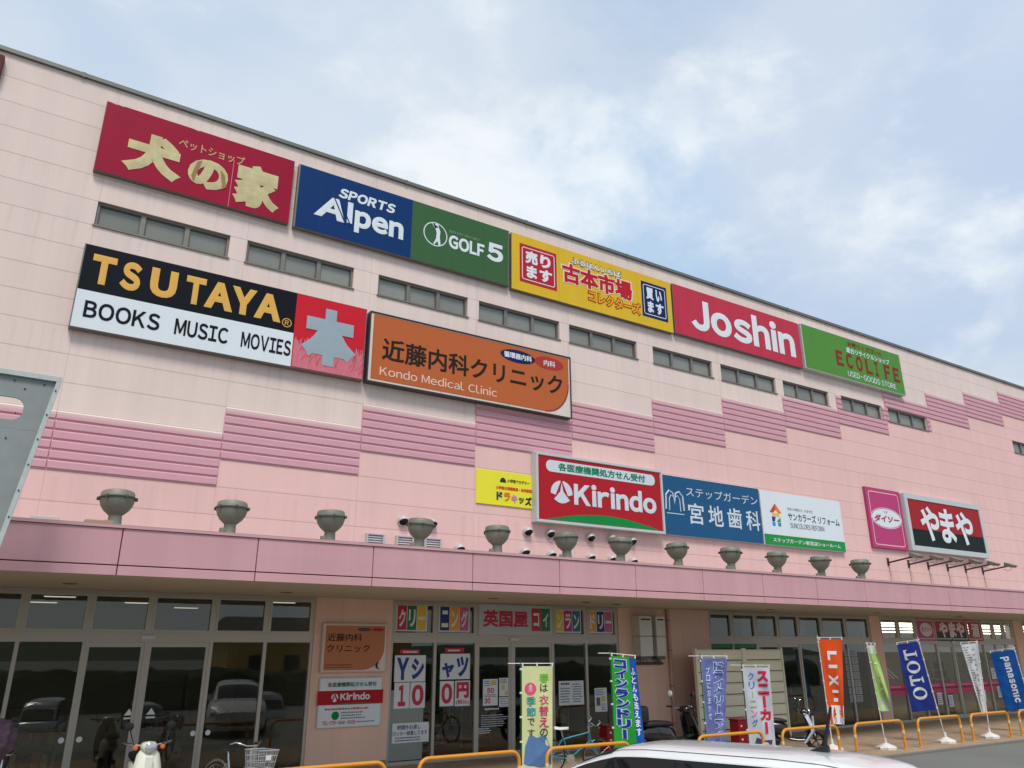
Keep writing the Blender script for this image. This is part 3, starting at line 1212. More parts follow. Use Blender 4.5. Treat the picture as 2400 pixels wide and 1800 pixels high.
# things standing inside, seen through the glass
SHOPN = ('leftmost shop', 'coin laundry', 'shop with the green band', 'liquor shop', 'rightmost shop')
cols = [(120, 60, 40), (70, 80, 110), (150, 130, 90), (90, 30, 40), (60, 90, 70), (150, 90, 60)]
for si, (a, b) in enumerate(SHOPS[:5]):
    n = int((b - a) / 1.4)
    for i in range(n):
        if a + i * 1.4 < -6:
            continue
        x = a + 0.5 + i * 1.4
        y = (2.6 if si == 0 else 1.1) + (i % 3) * 0.9
        if si == 0 and i % 2:
            continue
        t = MB()
        h = 1.3 + 0.3 * ((i * 7) % 3)
        t.box(x, x + 0.04, y, y + 0.45, 0.01, h)
        t.box(x + 1.06, x + 1.1, y, y + 0.45, 0.01, h)
        for z in (0.1, 0.55, 1.0, h - 0.04):
            t.box(x + 0.04, x + 1.06, y, y + 0.45, z, z + 0.03)
        for z in (0.13, 0.58):
            xx = x + 0.08
            while xx < x + 0.95:
                w = 0.06 + 0.09 * rr.random()
                t.box(xx, xx + w, y + 0.06, y + 0.3, z, z + 0.15 + 0.2 * rr.random(), 1 + rr.randrange(6))
                xx += w + 0.02
        so = t.build('display_shelf', [mat('shelf_grey', (120, 118, 112), 0.6)] + [mat('goods_%s' % n_, c, 0.6) for n_, c in zip(('brown', 'slate', 'tan', 'wine', 'moss', 'amber'), cols)])
        tag(so, 'stocked grey display shelf standing inside the %s behind its tinted glass' % SHOPN[si], 'shelf', 'shelves inside the %s' % SHOPN[si])

# ------------------------------------------------------------------ sign boards on the wall
class Sign:
    def __init__(self, label, x0, x1, z0, z1, depth, frame_mat, face=None, rim=0.0, back=0.0, cat='sign', group=None, name='sign_board', y=0.0):
        self.x0, self.x1, self.z0, self.z1 = x0, x1, z0, z1
        self.d = depth
        self.yb = y
        self.root = thing(name, label, cat, ((x0 + x1) / 2, y, z0), group)
        self.fx0, self.fx1, self.fz0, self.fz1 = x0 + rim, x1 - rim, z0 + rim, z1 - rim
        m = MB()
        m.cbox(x0, x1, y - depth, y - back - 0.003, z0, z1, 0.012)
        m.build('frame', frame_mat, self.root)
        if rim > 0.025:
            m = MB()
            for r in ((x0, x1, z0, z0 + rim), (x0, x1, z1 - rim, z1), (x0, x0 + rim, z0 + rim, z1 - rim), (x1 - rim, x1, z0 + rim, z1 - rim)):
                m.box(r[0] + 0.002, r[1] - 0.002, y - depth - 0.03, y - depth, r[2] + 0.002, r[3] - 0.002)
            m.build('rim', frame_mat, self.root)
        if face:
            m = MB()
            m.rect(self.fx0 + 0.01, self.fx1 - 0.01, self.fz0 + 0.01, self.fz1 - 0.01, self.Y(1))
            m.build('face_panel', face, self.root)

    def seams(self, us, m):
        q = MB()
        for u in us:
            x = self.fx0 + u * (self.fx1 - self.fx0)
            q.rect(x - 0.006, x + 0.006, self.fz0 + 0.015, self.fz1 - 0.015, self.Y(1) - 0.0015)
        q.build('sheet_seams', m, self.root)

    def Y(self, layer):
        return self.yb - self.d - 0.004 * layer

    def P(self, u, v):
        return (self.fx0 + u * (self.fx1 - self.fx0), self.fz0 + v * (self.fz1 - self.fz0))

    def PP(self, pts):
        return [self.P(u, v) for u, v in pts]

    def text(self, s, u0, u1, v0, v1, m, bold=0.03, layer=3, shear=0.0, spacing=1.0, name='lettering', halo=None, hb=0.07):
        a, b = self.P(u0, v0)
        c, d = self.P(u1, v1)
        if halo:
            q = MB()
            e = 0.042
            put_text(q, s, a - e, c + e, b - e, d + e, self.Y(layer - 1), hb, shear, spacing)
            q.build('lettering_outline', halo, self.root)
        q = MB()
        put_text(q, s, a, c, b, d, self.Y(layer), bold, shear, spacing)
        return q.build(name, m, self.root)

    def poly(self, pts, m, layer=2, name='graphic'):
        q = MB()
        q.flat(self.PP(pts), self.Y(layer))
        return q.build(name, m, self.root)

    def ellipse(self, u, v, ru, rv, m, layer=2, name='graphic'):
        c = self.P(u, v)
        q = MB()
        q.flat(ell(c[0], c[1], ru * (self.fx1 - self.fx0), rv * (self.fz1 - self.fz0), 40), self.Y(layer))
        return q.build(name, m, self.root)


def sm(name, rgb, var=0.10, rough=0.5, sc=1.6):
    return mat('sign_' + name, rgb, rough, 0, var * 1.25, sc, 0, (1.6, 1, 0.3), 0.0, 0.14)


FR_GREY = mat('sign_frame_grey', (120, 114, 108), 0.5, 0.3, 0.12, 3)
FR_DARK = mat('sign_frame_dark', (74, 72, 68), 0.5, 0.3, 0.12, 3)
FR_LIGHT = mat('sign_frame_light', (196, 202, 198), 0.45, 0.1, 0.06, 2)
S_WHITE = sm('white', (222, 229, 231), 0.04)
S_PALE = sm('pale', (208, 216, 222), 0.05)
S_BLACK = sm('black', (18, 20, 24), 0.1)

# --- upper row
g = Sign('crimson sign with cream brush lettering, at the upper left under the roof edge', -3.42, 0.90, 12.41, 14.23, 0.15, FR_GREY, sm('crimson', (158, 18, 52), 0.14))
cream = mat('sign_worn_cream', (204, 190, 138), 0.6, 0, 0.5, 3.2)
g.text('ペットショップ', 0.37, 0.72, 0.66, 0.80, sm('tan', (205, 160, 120)), 0.02)
g.text('犬', 0.115, 0.405, 0.12, 0.72, cream, 0.075)
g.text('の', 0.435, 0.645, 0.16, 0.60, cream, 0.07)
g.text('家', 0.675, 0.935, 0.08, 0.74, cream, 0.06)
worn = mat('sign_worn_brown', (150, 124, 70), 0.7, 0, 0.4, 6)
for pts in ([(.455, .30), (.475, .52), (.50, .56), (.485, .40), (.47, .22)], [(.60, .50), (.625, .44), (.64, .27), (.62, .22), (.61, .36)]):
    g.poly(pts, worn, 5, 'worn_patch')
q = MB()
a = g.P(0.663, 0.02)
q.rect(a[0] - 0.006, a[0] + 0.006, g.fz0 + 0.01, g.fz0 + 1.30, g.Y(2))
for u in (0.02, 0.05, 0.43):
    p = g.P(u, 1.0)
    q.flat([(p[0], p[1] - 0.012), (p[0] + 0.16, p[1] - 0.012), (p[0] + 0.13, p[1] - 0.04), (p[0] + 0.05, p[1] - 0.03)], g.Y(2))
q.build('seam', sm('seam', (214, 150, 150)), g.root)

g = Sign('long sports shop sign, left half blue and right half green, in the upper row', 1.02, 7.36, 12.38, 14.21, 0.15, FR_GREY)
g.poly([(0.006, 0.01), (0.503, 0.01), (0.503, 0.99), (0.006, 0.99)], sm('blue', (10, 54, 108), 0.12), 1, 'face_panel')
g.poly([(0.503, 0.01), (0.994, 0.01), (0.994, 0.99), (0.503, 0.99)], sm('forest', (62, 100, 62), 0.10), 1, 'face_panel')
g.seams((0.10, 0.30), sm('blue_seam', (24, 66, 116)))
g.seams((0.70, 0.86), sm('forest_seam', (54, 88, 54)))
g.text('SPORTS', 0.17, 0.425, 0.655, 0.815, S_WHITE, 0.05, shear=0.12)
g.text('A', 0.075, 0.205, 0.27, 0.615, S_WHITE, 0.05, shear=0.1)
g.poly([(0.213, 0.29), (0.236, 0.29), (0.236, 0.625), (0.213, 0.625)], S_WHITE, 3, 'lettering')
g.text('pen', 0.246, 0.465, 0.175, 0.535, S_WHITE, 0.05)
for k in range(2):
    u = 0.150 + 0.022 * k
    g.poly([(u, 0.63), (u + 0.006, 0.63), (u + 0.062, 0.25), (u + 0.056, 0.25)], sm('blue', (14, 62, 116)), 4, 'logo_stripe')
q = MB()
c = g.P(0.617, 0.53)
outline(q, ell(c[0], c[1], 0.37, 0.37, 40), 0.03, g.Y(2))
q.build('logo_ring', S_WHITE, g.root)
g.poly([(0.612, 0.70), (0.620, 0.715), (0.630, 0.70), (0.631, 0.66), (0.640, 0.60), (0.638, 0.50), (0.643, 0.36), (0.634, 0.345), (0.627, 0.42), (0.612, 0.35), (0.607, 0.36),
        (0.620, 0.46), (0.622, 0.56), (0.617, 0.62), (0.600, 0.71), (0.597, 0.70), (0.613, 0.63)], S_WHITE, 3, 'logo')
g.text('NICE DAY  NICE SHOT', 0.685, 0.84, 0.635, 0.675, sm('dimgreen', (150, 176, 150)), 0.01)
g.text('GOLF', 0.683, 0.865, 0.37, 0.60, S_WHITE, 0.045)
g.text('5', 0.878, 0.965, 0.36, 0.68, S_WHITE, 0.05)

g = Sign('yellow second-hand book shop sign with a red square left and a navy square right', 7.43, 13.81, 12.34, 14.20, 0.15, FR_GREY, sm('yellow', (222, 182, 44), 0.08))
for (u0, u1, v0, v1, m, t) in ((0.045, 0.255, 0.17, 0.85, sm('red', (186, 36, 48)), '売り'), (0.79, 0.965, 0.18, 0.86, sm('navy', (18, 38, 92)), '買い')):
    g.poly([(u0, v0), (u1, v0), (u1, v1), (u0, v1)], m, 2, 'square_panel')
    q = MB()
    a, b = g.P(u0 + 0.012, v0 + 0.05), g.P(u1 - 0.012, v1 - 0.05)
    outline(q, rrect(a[0], b[0], a[1], b[1], 0.07), 0.025, g.Y(3))
    q.build('border_line', S_WHITE, g.root)
    mu = (u0 + u1) / 2
    g.text(t[0], u0 + 0.03, mu - 0.004, (v0 + v1) / 2 + 0.01, v1 - 0.1, S_WHITE, 0.05)
    g.text(t[1], mu + 0.01, u1 - 0.035, (v0 + v1) / 2 + 0.01, v1 - 0.1, S_WHITE, 0.05)
    g.text('ま', u0 + 0.038, mu - 0.008, v0 + 0.1, (v0 + v1) / 2 - 0.02, S_WHITE, 0.05)
    g.text('す', mu + 0.006, u1 - 0.028, v0 + 0.1, (v0 + v1) / 2 - 0.02, S_WHITE, 0.05)
g.seams((0.27, 0.52, 0.76), sm('yellow_seam', (196, 158, 40)))
g.text('ふるほんいちば', 0.345, 0.655, 0.775, 0.885, S_WHITE, 0.03, halo=sm('greybrown', (120, 104, 70)), hb=0.06)
hal = sm('dull_white', (226, 222, 206))
g.text('古本市場', 0.288, 0.725, 0.38, 0.755, sm('cherry', (190, 28, 44)), 0.045, layer=4, halo=hal, hb=0.085)
g.text('コレクターズ', 0.445, 0.775, 0.165, 0.375, sm('amber', (236, 170, 40)), 0.02, layer=4, halo=sm('rust', (170, 66, 26)), hb=0.10)

g = Sign('pinkish red sign with large white rounded latin lettering, in the upper row', 13.89, 20.40, 12.38, 14.22, 0.15, FR_GREY, sm('rose', (196, 54, 76), 0.14))
g.seams((0.19, 0.42, 0.65, 0.86), sm('rose_seam', (176, 44, 64)))
g.text('Joshin', 0.12, 0.945, 0.185, 0.86, S_WHITE, 0.042)

g = Sign('green recycle shop sign with dark red lettering, rightmost of the upper row', 20.46, 26.85, 12.40, 14.24, 0.22, FR_LIGHT, sm('leaf', (84, 142, 56), 0.08), 0.02)
dred = sm('darkred', (140, 40, 30))
for i, ch in enumerate('ECOLIFE'):
    u = 0.305 + i * 0.0985
    g.text(ch, u, u + (0.032 if ch == 'I' else 0.066), 0.275, 0.63, dred, 0.045)
g.text('お売りください!!', 0.44, 0.79, 0.81, 0.93, dred, 0.02)
g.text('総合リサイクルショップ', 0.42, 0.87, 0.645, 0.78, S_WHITE, 0.025)
g.text('USED-GOODS STORE', 0.40, 0.90, 0.075, 0.205, S_WHITE, 0.01)

# --- middle row
g = Sign('black and white bookshop sign with gold lettering and a red square at its right end', -3.29, 3.08, 8.68, 10.60, 0.2, FR_GREY)
ud = 0.717
g.poly([(0.004, 0.448), (ud, 0.448), (ud, 0.992), (0.004, 0.992)], sm('midnight', (12, 16, 26), 0.12), 1, 'face_panel')
g.poly([(0.004, 0.01), (ud, 0.01), (ud, 0.448), (0.004, 0.448)], S_WHITE, 1, 'face_panel')
g.poly([(ud, 0.01), (0.996, 0.01), (0.996, 0.992), (ud, 0.992)], sm('scarlet', (206, 34, 50), 0.06), 1, 'face_panel')
pass
gold = sm('gold', (226, 174, 84), 0.05)
for ch, u0, u1 in (('T', .032, .104), ('S', .120, .182), ('U', .212, .298), ('T', .326, .392), ('A', .392, .490), ('Y', .482, .570), ('A', .566, .664)):
    g.text(ch, u0, u1, 0.545, 0.895, gold, 0.06)
q = MB()
c = g.P(0.688, 0.565)
outline(q, ell(c[0], c[1], 0.115, 0.115, 24), 0.02, g.Y(2))
put_text(q, 'R', c[0] - 0.045, c[0] + 0.05, c[1] - 0.06, c[1] + 0.06, g.Y(2), 0.02)
q.build('registered_mark', gold, g.root)
for t, u0, u1 in (('BOOKS', 0.033, 0.262), ('MUSIC', 0.310, 0.487), ('MOVIES', 0.533, 0.742 - 0.03)):
    g.text(t, u0, u1, 0.135, 0.335, S_BLACK, 0.026)
# the red square's lower part has lost its paint
q = MB()
rz = random.Random(11)
n = 90
top = []
for i in range(n + 1):
    top.append((ud + 0.004 + (0.990 - ud) * i / n, 0.30 + 0.13 * rz.random()))
q.flat(g.PP([(ud + 0.004, 0.015)] + [(0.994, 0.015)] + top[::-1]), g.Y(2))
q.build('faded_patch', mat('sign_faded_red', (212, 112, 124), 0.6, 0, 0.35, 3.5, 0, (3, 1, 0.6)), g.root)
q = MB()
for i in range(36):
    u = ud + 0.02 + 0.25 * rz.random()
    v = 0.05 + 0.3 * rz.random()
    l_ = 0.04 + 0.08 * rz.random()
    q.flat(g.PP([(u, v), (u + 0.0025, v), (u + 0.0025 + l_ * 0.14, v + l_), (u + l_ * 0.14, v + l_)]), g.Y(3))
q.build('scratches', sm('scratch', (206, 70, 84)), g.root)
g.text('本', 0.748, 0.962, 0.10, 0.87, mat('sign_silver', (158, 172, 178), 0.45, 0.2, 0.08, 2), 0.085, layer=4)

g = Sign('orange medical clinic sign with dark lettering and a white corner, under the window row', 3.15, 9.43, 8.68, 10.57, 0.22, FR_DARK, sm('rim_white', (220, 212, 200)), 0.03)
g.poly([(0.012, 0.03), (0.86, 0.03)] + [(0.86 + 0.132 * math.sin(R(t)), 0.03 + 0.5 * (1 - math.cos(R(t)))) for t in range(0, 91, 9)] + [(0.992, 0.985), (0.012, 0.985)],
       sm('orange', (188, 100, 54), 0.05), 2, 'orange_field')
q = MB()
arc = [(0.86 + 0.132 * math.sin(R(t)), 0.03 + 0.5 * (1 - math.cos(R(t)))) for t in range(0, 91, 9)]
pts = [g.P(u, v) for u, v in arc]
inn = [g.P(u - 0.006, v + 0.015) for u, v in arc]
for i in range(len(pts) - 1):
    q.flat([pts[i], pts[i + 1], inn[i + 1], inn[i]], g.Y(3))
q.build('corner_line', sm('rustline', (160, 62, 44)), g.root)
g.seams((0.33, 0.66), sm('orange_seam', (160, 84, 46)))
dk = sm('brownblack', (42, 34, 30))
g.text('近藤内科クリニック', 0.055, 0.955, 0.325, 0.66, dk, 0.022)
g.text('Kondo Medical Clinic', 0.05, 0.60, 0.105, 0.235, sm('peach', (232, 200, 180)), 0.008, spacing=1.15)
g.ellipse(0.71, 0.825, 0.093, 0.105, sm('indigo', (30, 34, 84)), 3)
g.ellipse(0.882, 0.83, 0.082, 0.105, sm('brick', (178, 58, 50)), 3)
g.text('循環器内科', 0.635, 0.785, 0.775, 0.875, S_WHITE, 0.03, layer=5)
g.text('内科', 0.85, 0.915, 0.775, 0.875, S_WHITE, 0.02, layer=5)

# --- lower row
g = Sign('small yellow plate with coloured lettering for a learning class, left of the red drugstore sign', 6.42, 8.20, 6.0, 6.92, 0.03, sm('lemon', (236, 226, 58), 0.04), sm('lemon', (236, 226, 58), 0.04), 0.0)
g.text('小学館アカデミー', 0.53, 0.93, 0.70, 0.80, sm('olive', (70, 80, 50)), 0.03)
g.poly([(0.40 + 0.055 + 0.055 * math.cos(R(t)), 0.68 + 0.14 * math.sin(R(t))) for t in range(0, 181, 15)], sm('bottle', (24, 62, 44)), 2, 'logo')
g.text('小学館の英語教室・幼児教室', 0.33, 0.97, 0.47, 0.57, sm('tomato', (214, 80, 40)), 0.05)
for ch, u0, u1, v0, v1, cc in (('ド', .34, .45, .16, .40, (40, 70, 90)), ('ラ', .47, .585, .14, .40, (226, 120, 60)), ('キ', .60, .71, .12, .36, (206, 130, 170)), ('ッ', .73, .83, .12, .30, (70, 110, 80)), ('ズ', .845, .965, .08, .34, (50, 40, 40))):
    g.text(ch, u0, u1, v0, v1, sm('kid_%d' % cc[0], cc), 0.06)

g = Sign('red drugstore sign with white pill-shaped header and a green hill at its foot', 8.14, 12.74, 5.64, 7.55, 0.25, FR_LIGHT, sm('signal', (178, 32, 42), 0.07), 0.07)
q = MB()
a, b = g.P(0.06, 0.755), g.P(0.95, 0.94)
q.flat(rrect(a[0], b[0], a[1], b[1], 0.16), g.Y(2))
q.build('header_pill', S_PALE, g.root)
g.text('各医療機関処方せん受付', 0.15, 0.865, 0.785, 0.915, sm('emerald', (30, 130, 88)), 0.035)
g.text('Kirindo', 0.268, 0.95, 0.275, 0.635, S_PALE, 0.045)
g.poly([(0.055, 0.012)] + [(0.055 + 0.92 * i / 24, 0.012 + 0.145 * math.sin(math.pi * i / 24)) for i in range(1, 24)] + [(0.975, 0.012)], sm('kelly', (20, 136, 66)), 2, 'hill')
arcL = [(0.175 + 0.082 * math.cos(R(t)), 0.44 + 0.19 * math.sin(R(t))) for t in range(95, 186, 10)]
arcLi = [(0.175 + 0.045 * math.cos(R(t)) + 0.0, 0.44 + 0.12 * math.sin(R(t)) - 0.0) for t in range(185, 94, -10)]
g.poly(arcL + [(0.128, 0.40), (0.15, 0.52), (0.166, 0.60)], S_PALE, 2, 'logo')
g.poly([(0.35 - u, v) for u, v in arcL + [(0.128, 0.40), (0.15, 0.52), (0.166, 0.60)]], S_PALE, 2, 'logo')
g.poly([(0.175, 0.60), (0.187, 0.46), (0.235, 0.33), (0.20, 0.285), (0.175, 0.275), (0.15, 0.285), (0.115, 0.33), (0.163, 0.46)], S_PALE, 3, 'logo')

g = Sign('blue dental clinic sign with thin white lettering, between the red and the white sign', 12.80, 17.18, 5.66, 7.49, 0.12, FR_LIGHT, sm('steelblue', (36, 88, 128), 0.08), 0.0)
g.text('ステップガーデン', 0.235, 0.975, 0.68, 0.845, S_PALE, 0.0)
for ch, u in (('宮', .245), ('地', .44), ('歯', .635), ('科', .83)):
    g.text(ch, u, u + 0.15, 0.22, 0.575, S_PALE, 0.014)
q = MB()
mpts = [(.035, .42), (.04, .66), (.07, .735), (.105, .70), (.118, .56), (.132, .70), (.165, .735), (.198, .66), (.205, .42)]
q.tube([(g.P(u, v)[0], g.Y(2), g.P(u, v)[1]) for u, v in mpts], 0.028, 6)
q.tube([(g.P(u * 0.62 + 0.046, v * 0.82 + 0.06)[0], g.Y(2), g.P(u * 0.62 + 0.046, v * 0.82 + 0.06)[1]) for u, v in mpts], 0.016, 6)
a = g.P(0.04, 0.36)
q.rect(a[0], a[0] + 0.72, a[1] - 0.012, a[1] + 0.012, g.Y(2))
q.build('logo', S_PALE, g.root)

g = Sign('white home renovation sign with a green foot strip and a coloured house mark', 17.22, 21.48, 5.65, 7.46, 0.12, FR_LIGHT, S_WHITE, 0.0)
g.poly([(0.006, 0.01), (0.994, 0.01), (0.994, 0.20), (0.006, 0.20)], sm('grass', (36, 146, 66)), 2, 'strip')
g.text('ステップガーデン新宮店ショールーム', 0.10, 0.93, 0.065, 0.145, S_WHITE, 0.02)
for pts, cc, nm in (([(.095, .61), (.165, .78), (.165, .66), (.13, .60)], (206, 70, 50), 'r'), ([(.165, .78), (.235, .61), (.20, .60), (.165, .66)], (230, 130, 50), 'o'), ([(.125, .60), (.205, .60), (.205, .54), (.125, .54)], (236, 190, 60), 'y'),
                    ([(.115, .53), (.16, .53), (.145, .44), (.115, .44)], (40, 70, 140), 'b'), ([(.165, .44), (.215, .53), (.215, .44)], (50, 150, 80), 'g'), ([(.115, .43), (.15, .43), (.15, .36), (.115, .36)], (50, 150, 200), 'c'), ([(.18, .43), (.215, .43), (.215, .36), (.18, .36)], (40, 150, 130), 't')):
    g.poly(pts, sm('house_' + nm, cc), 2, 'logo')
g.text('住まいの事なら、おまかせ', 0.31, 0.62, 0.685, 0.745, sm('midgrey', (110, 110, 112)), 0.0)
g.text('サンカラーズ リフォーム', 0.31, 0.955, 0.50, 0.65, S_BLACK, 0.005)
g.text('SUNCOLORS REFORM', 0.325, 0.745, 0.36, 0.455, sm('midgrey', (110, 110, 112)), 0.0)

g = Sign('narrow upright pink sign with a white oval, left of the red and black sign', 23.16, 25.36, 5.95, 8.22, 0.1, sm('pinkedge', (170, 62, 104)), sm('raspberry', (188, 66, 114), 0.06), 0.0)
q = MB()
a, b = g.P(0.07, 0.05), g.P(0.93, 0.94)
outline(q, rrect(a[0], b[0], a[1], b[1], 0.12), 0.035, g.Y(2))
q.build('border_line', sm('blush', (240, 190, 206)), g.root)
q = MB()
c = g.P(0.5, 0.505)
outline(q, ell(c[0], c[1], 0.98, 0.40, 40), 0.03, g.Y(3))
q.build('oval_line', sm('blush', (240, 190, 206)), g.root)
g.ellipse(0.5, 0.505, 0.415, 0.155, S_WHITE, 3, 'oval')
g.text('ダイソー', 0.14, 0.86, 0.435, 0.555, sm('rubine', (188, 56, 86)), 0.045, layer=5, shear=0.15)
g.text('ザ', 0.42, 0.56, 0.575, 0.63, sm('pinkgrey', (206, 150, 170)), 0.0, layer=5)

g = Sign('red and black liquor shop sign with broad white lettering in a pale frame', 25.40, 30.95, 5.97, 8.18, 0.22, FR_LIGHT, None, 0.2)
g.poly([(0.0, 0.36), (1, 0.36), (1, 1), (0, 1)], sm('oxblood', (164, 34, 38)), 1, 'face_panel')
g.poly([(0.0, 0.0), (1, 0.0), (1, 0.36), (0, 0.36)], sm('charcoal', (24, 32, 32)), 1, 'face_panel')
for ch, u0, u1 in (('や', 0.135, 0.385), ('ま', 0.40, 0.60), ('や', 0.615, 0.865)):
    g.text(ch, u0, u1, 0.13, 0.89, S_WHITE, 0.034)

# brown-red sign end peeping in at the far left
g = Sign('rust red end of a sign at the far left edge under the roof', -9.0, -5.44, 13.96, 14.52, 0.16, mat('sign_end_red', (92, 36, 28), 0.8, 0, 0.3, 4), None)

# --- plates on the pillars
g = Sign('orange clinic plate on the pillar, above the white and red plate', 2.58, 4.11, 1.95, 2.985, 0.09, mat('plate_frame_cream', (206, 184, 168), 0.5), sm('rim_white', (220, 212, 200)), 0.02)
g.poly([(0.03, 0.03), (0.62, 0.03)] + [(0.62 + 0.35 * math.sin(R(t)), 0.03 + 0.47 * (1 - math.cos(R(t)))) for t in range(0, 91, 10)] + [(0.97, 0.97), (0.03, 0.97)], sm('terracotta', (192, 124, 88), 0.05), 2, 'orange_field')
g.text('近藤内科', 0.06, 0.60, 0.635, 0.80, dk, 0.01)
g.text('クリニック', 0.06, 0.73, 0.405, 0.565, dk, 0.01)
g.ellipse(0.63, 0.89, 0.11, 0.04, sm('slate', (92, 80, 92)), 3)
g.ellipse(0.85, 0.89, 0.10, 0.04, sm('brick', (178, 58, 50)), 3)
q = MB()
a, b = g.P(0.06, 0.07), g.P(0.52, 0.17)
greek(q, a[0], b[0], a[1], b[1], g.Y(3), 2, 0.5)
q.build('small_print', sm('umber', (130, 84, 60)), g.root)
q = MB()
c = g.P(0.90, 0.12)
q.tube([(c[0] + 0.07 * math.cos(R(t)), g.Y(3), c[1] + 0.07 * math.sin(R(t))) for t in range(100, 281, 20)], [0.006, 0.012, 0.018, 0.022, 0.024, 0.022, 0.018, 0.012, 0.008, 0.006], 6)
q.build('logo', dk, g.root)

g = Sign('white plate with a red band on the pillar, below the orange clinic plate', 2.605, 4.06, 0.84, 1.85, 0.05, mat('plate_frame_white', (205, 208, 196), 0.5), S_WHITE, 0.015)
m = MB()
m.rect(2.58, 4.085, 1.30, 1.585, g.Y(2))
m.build('red_band', sm('signal', (178, 32, 42)), g.root)
m = MB()
m.flat([(2.9, 1.298), (4.0, 1.298), (3.7, 1.325), (3.2, 1.325)], g.Y(3))
m.build('green_arc', sm('kelly', (20, 136, 66)), g.root)
g.text('Kirindo', 0.33, 0.81, 0.545, 0.695, S_WHITE, 0.045)
for pts in ([(.185, .60), (.20, .66), (.235, .69), (.215, .62), (.20, .57)], [(.30, .60), (.285, .66), (.25, .69), (.27, .62), (.285, .57)], [(.242, .66), (.25, .60), (.275, .53), (.242, .51), (.21, .53), (.235, .60)]):
    g.poly(pts, S_WHITE, 3, 'logo')
g.text('各医療機関処方せん受付', 0.12, 0.91, 0.82, 0.92, sm('pine', (60, 110, 84)), 0.02)
q = MB()
a, b = g.P(0.1, 0.34), g.P(0.9, 0.40)
greek(q, a[0], b[0], a[1], b[1], g.Y(2), 1, 0.7)
q.build('small_print', sm('coral', (206, 96, 96)), g.root)
q = MB()
a, b = g.P(0.36, 0.15), g.P(0.8, 0.32)
greek(q, a[0], b[0], a[1], b[1], g.Y(2), 3, 0.5)
a, b = g.P(0.62, 0.07), g.P(0.95, 0.12)
greek(q, a[0], b[0], a[1], b[1], g.Y(2), 1, 0.5)
q.build('small_print', sm('ash', (120, 124, 118)), g.root)
c = g.P(0.27, 0.235)
m = MB()
m.flat(ell(c[0], c[1], 0.085, 0.085, 24), g.Y(2))
m.build('green_dot', sm('kelly', (20, 136, 66)), g.root)
g.text('TEL 079-064-5056', 0.07, 0.60, 0.055, 0.13, sm('coral', (206, 96, 96)), 0.02)

# ------------------------------------------------------------------ floodlights standing on the canopy
M_LAMP = mat('floodlight_grey', (134, 134, 118), 0.55, 0.2, 0.3, 5, each=0.08)
M_LAMPD = mat('floodlight_clamp', (84, 84, 76), 0.6, 0.3, 0.1, 6)
M_LENS = mat('floodlight_lens', (150, 156, 154), 0.15, 0, 0.04)


def floodlight():
    t = local(thing('floodlight', '', 'floodlight', (0, 0, 0), 'floodlights along the canopy top'))
    q = MB()
    q.lathe([(0.145, -0.075), (0.145, -0.045), (0.105, -0.02), (0.10, 0.125), (0.11, 0.15)], (0, 0, 0), 20)
    q.cbox(-0.17, -0.08, -0.05, 0.05, -0.075, 0.05, 0.012)
    q.build('stand', M_LAMP, t, 40)
    q = MB()
    q.lathe([(0.10, 0.125), (0.13, 0.15), (0.19, 0.205), (0.235, 0.275), (0.26, 0.35), (0.265, 0.40)], (0, 0, 0), 28, cap=True)
    q.build('bowl', M_LAMP, t, 40)
    q = MB()
    q.lathe([(0.262, 0.385), (0.288, 0.39), (0.288, 0.41), (0.262, 0.415)], (0, 0, 0), 28)
    for k in range(6):
        a = 2 * math.pi * k / 6 + 0.3
        q.cbox(0.285 * math.cos(a) - 0.018, 0.285 * math.cos(a) + 0.018, 0.285 * math.sin(a) - 0.018, 0.285 * math.sin(a) + 0.018, 0.37, 0.425, 0.004)
    q.build('clamp_ring', M_LAMPD, t, 40)
    q = MB()
    q.lathe([(0.262, 0.41), (0.258, 0.47), (0.245, 0.505), (0.22, 0.515)], (0, 0, 0), 28)
    q.build('collar', M_LAMP, t, 40)
    q = MB()
    q.lathe([(0.222, 0.517), (0.12, 0.535), (0.01, 0.54)], (0, 0, 0), 28)
    q.build('lens', M_LENS, t, 40)
    q = MB()
    q.tube([(0.02, 0.09, -0.02), (0.05, 0.20, -0.055), (0.10, 0.6, -0.066), (0.04, 1.4, -0.066), (0.0, 2.9, -0.066)], 0.014, 6)
    q.build('cable', M_LAMPD, t)
    return t


FL = [-2.12, -0.31, 1.50, 3.33, 5.15, 6.96, 8.50, 10.33, 12.16, 13.94, 15.76, 17.58]
FN = ['grey bowl floodlight nearest the grey steel sign frame, first on the canopy', 'grey bowl floodlight on the canopy, second from the left', 'grey bowl floodlight on the canopy, third from the left',
      'grey bowl floodlight standing before the two round vents left of the yellow plate', 'grey bowl floodlight on the canopy below the small yellow plate', 'grey bowl floodlight below the middle of the red drugstore sign',
      'grey bowl floodlight in front of the white vent hoods below the red sign corner', 'grey bowl floodlight below the left end of the blue dental sign', 'grey bowl floodlight below the right half of the blue dental sign',
      'grey bowl floodlight below the left half of the white renovation sign', 'grey bowl floodlight below the right end of the white renovation sign', 'grey bowl floodlight at the far right, just before the row of arm lamps']
f0 = floodlight()
for i, x in enumerate(FL):
    o = f0 if i == 0 else dup(f0)
    o.location = (x, -3.2, 4.376)
    o.rotation_euler = (R((i * 37) % 7 - 3) * 1.0, R((i * 23) % 5 - 2) * 1.3, R((i * 41) % 50 - 25))
    o['label'] = FN[i]
    b = MB()
# lamps stand on the canopy roof deck
dk_ = MB()
dk_.box(X0, X1, CY + 0.102, -0.004, 4.181, 4.30)
dk_.build('canopy_deck', MATS['canopy_roof_sheet'], bld)

